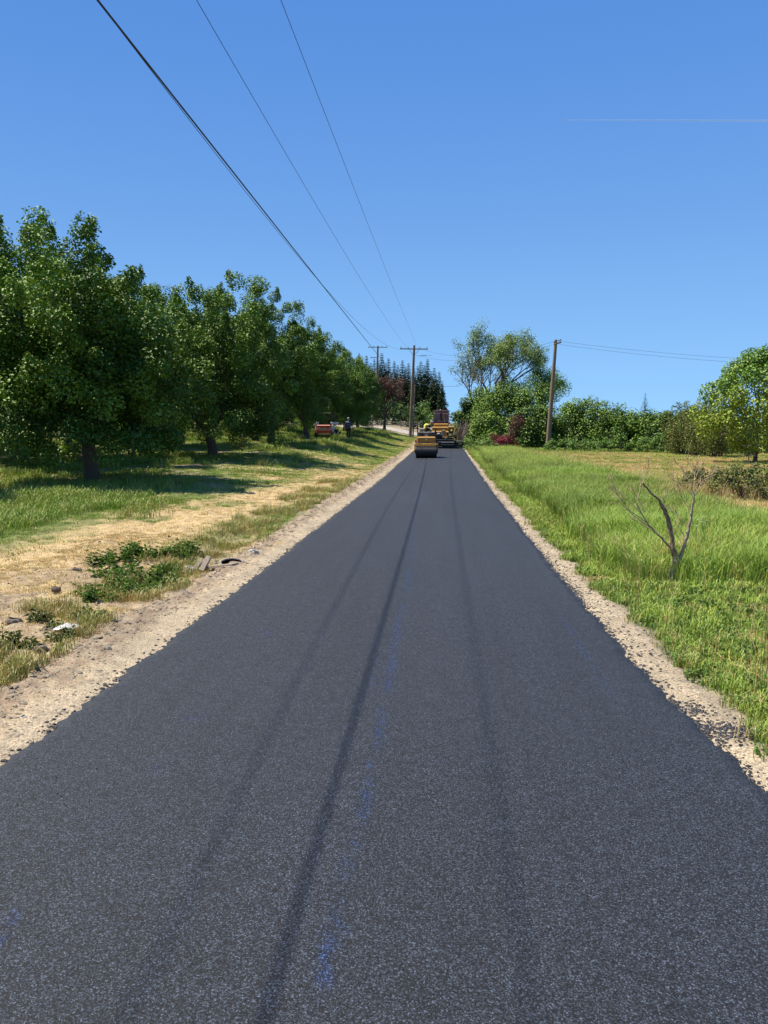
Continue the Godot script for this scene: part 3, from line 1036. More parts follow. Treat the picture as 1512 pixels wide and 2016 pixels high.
# ------------------------------------------------------------------ trees and bushes
func make_trees() -> void:
	var first := ["broad leafy hazelnut tree with thick pale trunk, first and nearest the ditch weeds", "tall hazelnut tree between the two thin saplings", "hazelnut tree after the second sapling, its trunk ringed by shade", "hazelnut tree whose trunk hides the side of the orange loader", "hazelnut tree behind the orange loader in the roadside row", "hazelnut tree behind the walking man in the roadside row", "last hazelnut tree of the roadside row, next to the purple plum"]
	var row := [[175.0, 22.0, 6.0, 6.3, 110000], [417.0, 33.5, 7.0, 7.6, 112000], [533.0, 45.0, 6.3, 8.2, 96000], [603.0, 57.0, 6.3, 8.1, 80000]]
	var kinds := []
	for k in row.size():
		var r: Array = row[k]
		kinds.append(hazel(first[k], on_ground(r[0], r[1]), r[2], r[3], r[4], 100 + k, [26, 26, 10, 0][k], [.95, .95, 1.1, 1.35][k]))
	for k in 3:
		var d := 68.0 + k * 11.0
		copy_of(kinds[(k + 1) % 4], on_ground([649.0, 680.0, 704.0][k], d), 1.3 + k * 2.1, Vector3.ONE * [1.0, .98, .92][k], first[4 + k])
	var deep := "hazelnut tree deeper in the orchard, behind the roadside row"
	rng.seed = 55
	for r in [[-16.3, [17.5, 29.0, 40.5, 52.0, 63.0, 74.0, 86.0]], [-22.5, [35.0, 46.5, 58.0, 69.0, 81.0]], [-28.5, [41.0, 52.0, 64.0, 75.0, 87.0]], [-35.0, [47.0, 58.0, 70.0, 82.0]], [-41.0, [53.0, 65.0, 77.0, 90.0]]]:
		for d in r[1]:
			var x: float = r[0] + rng.randf_range(-.4, .4)
			var dd: float = d
			var s := rng.randf_range(.92, 1.08)
			var lab := deep
			if r[0] > -17.0 and absf(dd - 29.0) < .1:
				s = 1.26
				lab = "tallest hazelnut tree, rising behind the broad first tree"
			copy_of(kinds[rng.randi_range(1, 3)], Vector3(x, elev(x, dd), -dd), rng.randf() * TAU, Vector3(s, s * rng.randf_range(.95, 1.08), s), lab)
	# interplanted saplings
	for s in [[315.0, 27.6, 2.5, "leafy hazelnut sapling with thin bare stem beside the first tree", 1.0], [477.0, 38.5, 2.0, "small hazelnut sapling between the second and third roadside trees", .6]]:
		rng.seed = int(s[0])
		var t := thing("hazelnut_sapling", s[3], "sapling", on_ground(s[0], s[1]), 0.0, "hazelnut saplings in the roadside row")
		var stem := MB.new()
		stem.tube([Vector3(0, -.1, 0), Vector3(.02, .5, 0), Vector3(.0, 1.0, .02), Vector3(.12, s[2], 0)], [.03, .025, .02, .008], 7)
		part("stem", stem, M.greybark, t)
		var cl := []
		for k in 26:
			cl.append([Vector3(rng.randf_range(-.2, .75) * s[4], rng.randf_range(.95, s[2]), rng.randf_range(-.4, .4)), .22, Color(.075, .145, .028).lerp(Color(.12, .21, .035), rng.randf()), int(46 * s[4])])
		part("crown", foliage(cl, .11), M.leaf, t)
	# purple plum beside the main pole
	branchy("plum_tree", "purple leaved plum tree with dark trunk beside the gravel side road", "tree", on_ground(757.0, 92.0), 6.2, .17, 3, 3, .13, 36, .30, Color(.085, .036, .036), Color(.13, .075, .05), 61, .62, "", .24)
	# far side: shrubs and firs
	var f0 := Color(.055, .10, .055)
	var f1 := Color(.13, .18, .09)
	var tops := [[708.0, 712.0, 205.0], [722.0, 697.0, 200.0], [737.0, 704.0, 192.0], [752.0, 692.0, 188.0], [765.0, 702.0, 196.0], [776.0, 708.0, 186.0], [792.0, 706.0, 180.0], [804.0, 712.0, 190.0], [828.0, 708.0, 178.0], [841.0, 704.0, 186.0], [854.0, 721.0, 176.0], [864.0, 729.0, 184.0], [870.0, 748.0, 172.0], [815.0, 722.0, 172.0], [715.0, 715.0, 222.0], [730.0, 712.0, 226.0], [745.0, 708.0, 220.0], [759.0, 712.0, 224.0], [783.0, 716.0, 222.0], [798.0, 720.0, 226.0], [822.0, 718.0, 220.0], [835.0, 716.0, 224.0], [848.0, 728.0, 222.0], [858.0, 736.0, 218.0]]
	var kinds_f := []
	for k in tops.size():
		var p: Array = tops[k]
		var base := on_ground(p[0], p[2])
		var hgt := at_d(p[0], p[1], p[2]).y - base.y
		if k < 4:
			kinds_f.append(conifer("dark green fir in the stand beyond the side road", base, hgt, 6.4, 300 + k, f0, f1, 9000))
		else:
			var src: Node3D = kinds_f[k % 4]
			var h0: float = [0, 1, 2, 3].map(func(q): return at_d(tops[q][0], tops[q][1], tops[q][2]).y - on_ground(tops[q][0], tops[q][2]).y)[k % 4]
			copy_of(src, base, k * 1.7, Vector3(hgt / h0 * 1.05, hgt / h0, hgt / h0 * 1.05), "dark green fir in the stand beyond the side road")
	var lone := on_ground(1268.0, 250.0)
	conifer("lone dark fir standing far behind the bramble hedge", lone, at_d(1268.0, 771.0, 250.0).y - lone.y, 6.0, 320, f0, f1, 1800, "")
	var dk := Color(.042, .085, .02)
	var lt := Color(.11, .20, .034)
	var far_l := "dark hedge bush under the firs across the side road"
	var hb := [[690.0, 122.0, 7.0, 3.8], [722.0, 126.0, 6.0, 3.6], [748.0, 128.0, 6.0, 3.4], [778.0, 130.0, 6.0, 3.6], [806.0, 132.0, 6.0, 3.2], [655.0, 122.0, 7.0, 4.2], [620.0, 122.0, 7.0, 4.5], [580.0, 122.0, 8.0, 4.5]]
	for k in 13: hb.append([-30.0 + k * 48.0, 112.0 + (k % 3) * 2.0, 8.0, 6.0])
	for k in hb.size():
		var b: Array = hb[k]
		var behind := k >= 8
		shrub("hedge_bush", "dark bush closing the far end of the orchard rows" if behind else far_l, "bush", on_ground(b[0], b[1]), Vector3(b[2], b[3], 3.5), 1600, .28, dk, dk.lerp(lt, .4), 400 + k, "bushes behind the orchard rows" if behind else "hedge bushes across the side road", 26)
	shrub("roadside_bush", "bright green bush between the main pole and the dump truck", "bush", on_ground(838.0, 134.0), Vector3(6.0, 4.2, 4.0), 2200, .26, lt, Color(.11, .2, .04), 420, "", 26)
	shrub("roadside_bush", "small green bush left of the dump truck bed", "bush", on_ground(856.0, 150.0), Vector3(4.0, 2.6, 3.0), 1200, .26, lt, Color(.11, .2, .04), 421, "", 20)
	# right side of the lane
	branchy("ash_tree", "tall sparse tree with open crown rising above the brambles", "tree", on_ground(975.0, 79.0), 8.8, .22, 4, 3, .15, 26, .5, Color(.13, .20, .05), Color(.21, .30, .08), 71, .72, "", .42)
	branchy("ash_tree", "leaning sparse tree at the paver end of the brambles", "tree", on_ground(934.0, 82.0), 7.8, .15, 3, 3, .15, 20, .5, Color(.12, .17, .05), Color(.18, .25, .09), 78, .70, "", .45)
	branchy("ash_tree", "thin dark stemmed tree behind the right utility pole", "tree", on_ground(1056.0, 80.0), 6.6, .12, 3, 3, .15, 46, .6, Color(.10, .19, .045), Color(.15, .26, .07), 83, .7, "", .4)
	var br := [ # px, d, width, top row, tone, label
		[916.0, 75.0, 2.6, 778.0, 0.1, "dark bramble bush beside the paver with grey dead canes"],
		[944.0, 76.0, 4.4, 752.0, 0.3, "dark green bramble mound under the sparse tree"],
		[975.0, 73.0, 4.6, 752.0, 0.8, "bright bramble mound behind the leaning white marker"],
		[1012.0, 73.0, 5.0, 742.0, 0.7, "tallest leafy bramble mound below the sparse crown"],
		[1052.0, 72.0, 4.6, 738.0, 0.6, "leafy mound rising just left of the right utility pole"],
		[960.0, 69.0, 3.4, 812.0, 0.9, "low bright bramble mound at the foot of the white marker"],
		[1035.0, 66.0, 3.4, 806.0, 0.3, "deep green bramble mound behind the red maple"],
		[1068.0, 66.5, 3.2, 800.0, 0.6, "bramble mound at the foot of the right utility pole"],
		[1112.0, 67.0, 4.2, 786.0, 0.7, "bramble hedge mound right of the utility pole"],
		[1150.0, 67.0, 4.2, 782.0, 0.6, "tall bramble hedge mound with brown canes"]]
	for k in 8:
		br.append([1190.0 + k * 34.0, 65.5 - k * .9, 4.0, [797.0, 803.0, 811.0, 807.0, 804.0, 809.0, 810.0, 812.0][k], [.7, .55, .8, .5, .6, .4, .5, .3][k], "bramble hedge mound behind the hay field"])
	for k in br.size():
		var b: Array = br[k]
		var base := on_ground(b[0], b[1])
		var top := at_d(b[0], b[3], b[1]).y - base.y
		shrub("bramble_mound", b[5], "bush", base, Vector3(b[2], top * (.80 if top > 4.5 else .88), b[2] * .8), int(2200 + 1200 * top), .16, dk.lerp(lt, .15 + b[4] * .4), dk.lerp(Color(.21, .33, .055), .4 + b[4] * .6), 500 + k, "bramble mounds of the hedge", 44)
	for k in 15: # low leafy fringe in front of the hedge
		var px := 1090.0 + k * 26.0
		shrub("nettle_patch", "low light green nettle patch along the hedge foot", "nettles", on_ground(px, 59.0 - k * .45), Vector3(1.5, .75 + .2 * (k % 3), 1.1), 900, .10, lt, Color(.13, .23, .05), 560 + k, "nettle patches along the hedge foot", 22)
	for k in 4:
		shrub("nettle_patch", "low pale weed patch on the bank beside the paver", "nettles", on_ground(918.0 + k * 14.0, 66.0 - k * 2.2), Vector3(1.6, .9, 1.4), 800, .11, lt, Color(.15, .24, .06), 590 + k, "weed patches beside the paver", 20)
	# grey tangle of dead canes
	rng.seed = 640
	var tangle := thing("dead_bramble", "grey brown tangle of dead bramble canes beside the paver", "bush", on_ground(921.0, 72.0))
	var canes := MB.new()
	for k in 170:
		var a := rng.randf() * TAU
		var rr := rng.randf_range(.2, 1.5)
		var s := Vector3(cos(a) * rr * .6, 0, sin(a) * rr * .5)
		var e := Vector3(cos(a) * rr + rng.randf_range(-.5, .5), rng.randf_range(.1, 1.9), sin(a) * rr)
		curve_limb(canes, s, e, .02, .012, Vector3(0, rng.randf_range(.4, 1.5), 0), 4, 5)
	part("canes", canes, mat(Color(.22, .175, .14), .95), tangle)
	# red maple
	var mp := thing("red_maple", "low dark red maple bush in front of the bramble hedge", "bush", on_ground(993.0, 62.0))
	rng.seed = 66
	var cl := []
	for k in 34:
		var lower := k < 20
		var c := Vector3(rng.randf_range(-1.0, .7), rng.randf_range(.25, .85), rng.randf_range(-.6, .6)) if lower else Vector3(rng.randf_range(.1, 1.0), rng.randf_range(.8, 2.1), rng.randf_range(-.5, .4))
		cl.append([c, .24, Color(.15, .018, .035).lerp(Color(.22, .035, .06), rng.randf()) if lower else Color(.055, .018, .022).lerp(Color(.11, .03, .035), rng.randf()), 70])
	part("foliage", foliage(cl, .10, .5), M.leaf, mp)
	var ms := MB.new()
	for e in [Vector3(-.6, .6, .1), Vector3(.4, 1.5, 0), Vector3(.7, 1.9, -.1), Vector3(-.1, .8, .3)]:
		curve_limb(ms, Vector3(.0, -.1, 0), e, .035, .01, Vector3(0, .1, 0), 5, 4)
	part("stems", ms, M.bark, mp)
	mp.scale = Vector3.ONE * 1.4
	# right edge
	for w in [[1340.0, 52.0, 2.6, 792.0, "short olive willow shrub next to the tall willow"], [1378.0, 50.0, 3.2, 764.0, "tall olive green willow shrub with upright shoots"], [1412.0, 48.0, 2.8, 768.0, "olive willow shrub beside the lime green maple"]]:
		var base := on_ground(w[0], w[1])
		var hgt: float = at_d(w[0], w[3], w[1]).y - base.y
		rng.seed = int(w[0])
		var t := thing("willow_shrub", w[4], "bush", base, 0.0, "willow shrubs at the end of the hedge")
		var cw := []
		var wood := MB.new()
		for k in 17:
			var a := k * 2.4
			var r: float = float(w[2]) * .5 * sqrt((k + .5) / 17.0)
			var hh := hgt * rng.randf_range(.72, 1.02) * (1.0 - .25 * r / (float(w[2]) * .5))
			var tip := Vector3(cos(a) * r, hh, sin(a) * r)
			curve_limb(wood, Vector3(cos(a) * r * .2, -.1, sin(a) * r * .2), tip, .03, .008, Vector3.ZERO, 5, 4)
			for q in 7:
				var f := .2 + .8 * q / 6.0
				cw.append([Vector3(tip.x * (.5 + .5 * f), hh * f, tip.z * (.5 + .5 * f)), (.44 - .3 * f), Color(.10, .14, .034).lerp(Color(.18, .20, .055), rng.randf()), 95 - q * 8])
		part("foliage", foliage(cw, .11, .42, .3), M.leaf, t)
		part("stems", wood, M.bark, t)
	for w in [[1490.0, 39.0, 5.2, 700.0, "lime green maple tree with slim trunk at the hedge end", 3], [1585.0, 42.0, 4.0, 720.0, "lime green tree partly beyond the right border of the view", 5]]:
		var base := on_ground(w[0], w[1])
		var hgt: float = at_d(w[0], w[3], w[1]).y - base.y
		rng.seed = 700 + int(w[5])
		var t := thing("lime_maple", w[4], "tree", base)
		var wood := MB.new()
		wood.tube([Vector3(0, -.1, 0), Vector3(.02, .8, 0), Vector3(0, hgt * .5, 0), Vector3(0, hgt * .95, 0)], [.11, .09, .06, .01], 8)
		var cw := []
		for k in 64:
			var f := (k + .5) / 64.0
			var a := k * 2.4
			var r: float = float(w[2]) * .5 * pow(sin(PI * clampf(.12 + f * .86, 0, 1)), .7) * rng.randf_range(.45, 1.05)
			var y := lerpf(.75, hgt, f)
			var p := Vector3(cos(a) * r, y, sin(a) * r)
			if k % 4 == 0: curve_limb(wood, Vector3(0, y * .6, 0), p, .03, .008, Vector3.ZERO, 5, 3)
			var ctint := Color(.26, .33, .045).lerp(Color(.15, .26, .045), clampf(f * 1.5 - .2 + rng.randf_range(-.25, .25), 0.0, 1.0))
			cw.append([p, rng.randf_range(.42, .62), ctint, 400])
			if f > .5: cw.append([p + Vector3(0, .4, 0), .2, ctint, 34])
		part("trunk", wood, M.bark, t)
		part("crown", foliage(cw, .12), M.leaf, t)
	var sp := on_ground(1477.0, 37.0)
	conifer("small blue green spruce sapling under the lime maple", sp, 1.75, 1.15, 330, Color(.075, .10, .085), Color(.12, .15, .125), 1500, "", "spruce_sapling")
	for w in [[1400.0, 19.8, 1.5, .70, "brownish bramble heap behind the dead sapling"], [1478.0, 19.0, 1.9, .78, "dark bramble heap with pale canes at the field edge"], [1560.0, 19.5, 1.8, .8, "bramble heap running out past the field edge"]]:
		var base := on_ground(w[0], w[1])
		var t := shrub("bramble_heap", w[4], "bush", base, Vector3(w[2], w[3], 1.3), 3400, .055, Color(.06, .085, .022), Color(.17, .19, .05), 720 + int(w[0]), "bramble heaps at the field edge", 46)
		var cm := MB.new()
		for k in 26:
			var s := Vector3(rng.randf_range(-.6, .6) * w[2], 0, rng.randf_range(-.5, .5))
			var e := s + Vector3(rng.randf_range(-.6, .6), rng.randf_range(.1, w[3]), rng.randf_range(.0, .7))
			curve_limb(cm, s, e, .006, .003, Vector3(0, rng.randf_range(.1, .45), 0), 4, 5)
		part("canes", cm, mat(Color(.30, .22, .15), .9), t)

# ------------------------------------------------------------------ poles and wires
func utility_pole(label: String, base: Vector3, top: Vector3, r0: float, r1: float, arms: Array, group := "") -> Node3D:
	# arms: [height below the top, half length, direction, braces]
	var t := thing("utility_pole", label, "utility pole", base, 0.0, group)
	var rel := top - base
	var mb := MB.new()
	var pts := []
	var rad := []
	for k in 9:
		var f := k / 8.0
		pts.append(rel * f - Vector3(0, .3 if k == 0 else 0.0, 0))
		rad.append(lerpf(r0, r1, f))
	mb.tube(pts, rad, 12, Color.WHITE, true, .02)
	part("pole", mb, M.pole, t)
	for a in arms:
		var c: Vector3 = rel - rel.normalized() * a[0]
		var dir: Vector3 = a[2]
		var side := dir.cross(Vector3.UP).normalized()
		c += side * (r1 + .07)
		var bm := MB.new()
		bm.box(c, Vector3(a[1] * 2.0, .12, .10), .012, Basis(dir, Vector3.UP, dir.cross(Vector3.UP)))
		var arm := part("crossarm", bm, M.greywood, t)
		for s in [-1.0, -.45, .45, 1.0]:
			var im := MB.new()
			var p: Vector3 = c + dir * a[1] * s * .93
			im.tube([p + Vector3(0, .06, 0), p + Vector3(0, .12, 0), p + Vector3(0, .14, 0), p + Vector3(0, .19, 0), p + Vector3(0, .22, 0), p + Vector3(0, .25, 0)], [.015, .015, .05, .055, .035, .03], 8)
			part("insulator", im, M.insulator, arm)
		if a[3]:
			for s in [-1.0, 1.0]:
				var km := MB.new()
				km.cyl(c + dir * a[1] * .38 * s - Vector3(0, .05, 0), c - Vector3(0, .75, 0), .022, -1.0, 6)
				part("brace", km, M.greywood, arm)
	return t

func wire_through(label: String, p: Array, r: float, d_near: float, called := "overhead_wire") -> void:
	# a parabola through three points, by distance along the lane, carried on to d_near
	var a: Vector3 = p[0]
	var b: Vector3 = p[1]
	var c: Vector3 = p[2]
	var pts := []
	var rad := []
	var steps := 90
	for k in steps + 1:
		var z := lerpf(a.z, -d_near, k / float(steps))
		var la := (z - b.z) * (z - c.z) / ((a.z - b.z) * (a.z - c.z))
		var lb := (z - a.z) * (z - c.z) / ((b.z - a.z) * (b.z - c.z))
		var lc := (z - a.z) * (z - b.z) / ((c.z - a.z) * (c.z - b.z))
		pts.append(a * la + b * lb + c * lc)
		rad.append(r)
	var mb := MB.new()
	mb.tube(pts, rad, 6)
	single(called, mb, M.wire, label, "wire", "overhead wires")

func span(label: String, a: Vector3, b: Vector3, sag: float, r: float, group := "overhead wires") -> void:
	var pts := []
	var rad := []
	for k in 41:
		var f := k / 40.0
		pts.append(a.lerp(b, f) - Vector3(0, sag * 4.0 * f * (1.0 - f), 0))
		rad.append(r)
	var mb := MB.new()
	mb.tube(pts, rad, 5)
	single("overhead_wire", mb, M.wire, label, "wire", group)

func make_poles() -> void:
	var b1 := on_ground(807.5, 90.0)
	var t1 := at_d(815.5, 680.0, 90.0)
	utility_pole("tall wooden utility pole with braced crossarm at the left lane edge", b1, t1, .19, .13, [[.42, 1.6, Vector3(1, -.02, 0).normalized(), true]])
	var b2 := on_ground(739.5, 135.0)
	var t2 := at_d(744.0, 681.0, 135.0)
	utility_pole("wooden utility pole with crossarm rising out of the orchard crowns", b2, t2, .2, .15, [[.25, 1.65, Vector3(1, -.01, 0).normalized(), false]])
	var lower := MB.new()
	lower.box(at_d(735.0, 704.0, 135.0), Vector3(1.1, .12, .1))
	part("side_arm", lower, M.greywood, get_child(get_child_count() - 1)).position = -b2
	var b3 := on_ground(1079.0, 63.6)
	var t3 := at_d(1094.5, 669.0, 63.6)
	utility_pole("brown wooden utility pole standing in the bramble hedge", b3, t3, .2, .12, [[.30, .42, Vector3(.75, .28, -.6).normalized(), false]])
	utility_pole("slim grey service pole close behind the main pole", on_ground(813.0, 93.0), at_d(817.0, 757.0, 93.0), .09, .06, [])
	utility_pole("far utility pole with short crossarm left of the dump truck", on_ground(839.0, 175.0), at_d(842.5, 790.0, 175.0), .16, .12, [[.3, .75, Vector3.RIGHT, false]])
	utility_pole("farthest short utility pole beside the dump truck bed", on_ground(851.0, 200.0), at_d(852.5, 803.0, 200.0), .15, .12, [])
	# the three wires overhead
	wire_through("thin overhead wire to the top of the main pole", [at_d(818.5, 676.0, 90.0), at_x(720.0, 430.0, -3.4), at_x(553.0, 0.0, -3.3)], .0068, -14.0)
	wire_through("thin overhead wire to the inner left of the main crossarm", [at_d(801.0, 684.0, 90.0), at_x(680.0, 500.0, -4.55), at_x(387.0, 0.0, -4.4)], .0068, -14.0)
	wire_through("thin overhead wire to the left end of the main crossarm", [at_d(790.0, 688.0, 90.0), at_x(712.0, 642.0, -5.25), at_x(193.0, 2.0, -5.2)], .0068, -14.0)
	wire_through("thick dark overhead cable running to the pole in the orchard", [at_d(741.0, 690.0, 135.0), at_d(697.0, 640.0, 33.5), at_d(192.0, 0.0, 8.4)], .013, -14.0)
	# wires of the right pole
	var off := at_d(1820.0, 716.0, 62.0)
	span("upper wire from the right pole across the hay field", at_d(1102.0, 672.0, 63.3), at_d(1820.0, 712.0, 66.0), .55, .008)
	span("lower wire from the right pole across the hay field", at_d(1101.0, 678.0, 63.6), off + Vector3(0, -.2, 0), .55, .008)
	span("upper wire between the right pole and the main pole", at_d(1088.0, 673.0, 63.6), at_d(838.0, 690.0, 89.9), .9, .009)
	span("lower wire between the right pole and the main pole", at_d(1087.0, 679.0, 63.6), at_d(820.0, 700.0, 89.9), .9, .009)
	span("pale cable slung across the plum tree to the main pole", at_d(739.0, 738.0, 134.5), at_d(811.0, 752.0, 89.9), .5, .015)
	span("pale cable slung from the main pole over the dump truck", at_d(812.0, 752.0, 89.9), at_d(905.0, 760.0, 79.5), .2, .015)
	# inline insulator hanging on the span right of the main pole
	var im := MB.new()
	var q := at_d(833.5, 700.0, 89.0)
	for k in 5:
		im.cyl(q + Vector3(-.3 + k * .14, 0, 0), q + Vector3(-.22 + k * .14, 0, 0), .05, .05, 8)
	im.cyl(q - Vector3(.85, 0, 0), q + Vector3(.95, 0, 0), .012, .012, 5)
	single("line_insulator", im, M.insulator, "small dark inline insulator hanging beside the main pole", "insulator")

# ------------------------------------------------------------------ machines
func make_vehicles() -> void:
	make_roller()
	make_paver()
	make_truck()
	make_loader()

func make_roller() -> void:
	var p := on_ground(840.0, 45.8)
	p.y = .045
	var t := thing("road_roller", "small yellow tandem road roller driving on the fresh asphalt", "road roller", p, 0.0)
	for z in [.85, -.85]:
		var m := MB.new()
		m.wheel(Vector3(0, .36, z), .36, 1.2, 36)
		var drum := part("drum", m, M.steel, t)
		for s in [-1.0, 1.0]:
			var hub := MB.new()
			hub.cyl(Vector3(.60 * s, .36, z), Vector3(.64 * s, .36, z), .12, .10, 16)
			part("hub", hub, M.black, drum)
		var y := MB.new()
		for s in [-1.0, 1.0]:
			y.box(Vector3(.66 * s, .55, z), Vector3(.05, .55, .26), .015)
		y.box(Vector3(0, .80, z), Vector3(1.36, .07, .30), .02)
		part("drum_yoke", y, M.yellow, t)
		var sc := MB.new()
		sc.box(Vector3(0, .735, z + .22 * signf(z)), Vector3(1.18, .05, .04), .01)
		part("scraper_bar", sc, M.yellow, t)
		for s in [-1.0, 1.0]:
			var tank := MB.new()
			tank.box(Vector3(.42 * s, .87, z), Vector3(.34, .07, .2), .02)
			part("spray_bar", tank, M.black, t)
	var chassis := MB.new()
	chassis.box(Vector3(0, .62, 0), Vector3(.7, .3, 1.1), .04)
	part("chassis", chassis, M.black, t)
	var body := MB.new()
	body.box(Vector3(0, 1.03, .62), Vector3(1.10, .42, .52), .06)
	body.box(Vector3(0, .84, .78), Vector3(.9, .08, .26), .02)
	var front := part("front_body", body, M.yellow, t)
	for s in [-1.0, 1.0]:
		var l := MB.new()
		l.cyl(Vector3(.42 * s, 1.0, .87), Vector3(.42 * s, 1.0, .915), .06, .055, 14)
		part("headlight", l, M.amber, front)
	var em := MB.new()
	em.box(Vector3(0, 1.05, .885), Vector3(.09, .09, .02), .01)
	part("emblem", em, M.cream, front)
	var slot := MB.new()
	slot.box(Vector3(0, .90, .885), Vector3(.5, .03, .02), .005)
	part("grille", slot, M.black, front)
	var dash := MB.new()
	dash.box(Vector3(0, 1.36, .36), Vector3(1.02, .30, .30), .05)
	dash.box(Vector3(.0, 1.50, .26), Vector3(.5, .10, .2), .03)
	var dp := part("dashboard", dash, M.darkgrey, t)
	var panel := MB.new()
	panel.box(Vector3(-.02, 1.45, .52), Vector3(.26, .05, .02), .006)
	panel.box(Vector3(.0, 1.30, .52), Vector3(.2, .14, .02), .006)
	part("label_plate", panel, M.lightgrey, dp)
	var sw := MB.new()
	var ring := []
	var rr := []
	for k in 21:
		var a := TAU * k / 20.0
		ring.append(Vector3(-.05 + cos(a) * .19, 1.66 + sin(a) * .08, .12 + sin(a) * .17))
		rr.append(.016)
	sw.tube(ring, rr, 6)
	sw.cyl(Vector3(-.05, 1.5, .2), Vector3(-.05, 1.66, .12), .02)
	part("steering_wheel", sw, M.black, t)
	var deck := MB.new()
	deck.box(Vector3(0, .84, -.15), Vector3(1.1, .06, .95), .02)
	part("platform", deck, M.black, t)
	var seat := MB.new()
	seat.box(Vector3(0, 1.22, -.34), Vector3(.5, .12, .46), .05)
	seat.box(Vector3(0, 1.40, -.56), Vector3(.48, .52, .11), .05)
	seat.box(Vector3(0, 1.01, -.36), Vector3(.36, .32, .34), .03)
	part("seat", seat, M.black, t)
	var hood := MB.new()
	hood.box(Vector3(0, 1.06, -.92), Vector3(1.08, .46, .62), .06)
	part("engine_hood", hood, M.yellow, t)
	var cover := MB.new()
	cover.box(Vector3(-.33, 1.52, -.78), Vector3(.26, .42, .2), .03)
	part("water_tank", cover, M.cream, t)
	for s in [-1.0, 1.0]:
		var post := MB.new()
		post.box(Vector3(.53 * s, 1.40 if s < 0.0 else 1.3, -.02), Vector3(.065, 1.0 if s < 0.0 else .8, .065), .012)
		part("roll_bar_post", post, M.black, t)
		var rail := MB.new()
		rail.tube([Vector3(.53 * s, .87, .30), Vector3(.53 * s, 1.28, .28), Vector3(.53 * s, 1.34, .2), Vector3(.53 * s, 1.34, -.02)], [.02, .02, .02, .02], 8)
		part("hand_rail", rail, M.black, t)
		var tail := MB.new()
		tail.box(Vector3(.62 * s, .98, .66), Vector3(.10, .24, .2), .03)
		part("side_tank", tail, M.yellow if s < 0.0 else M.black, t)

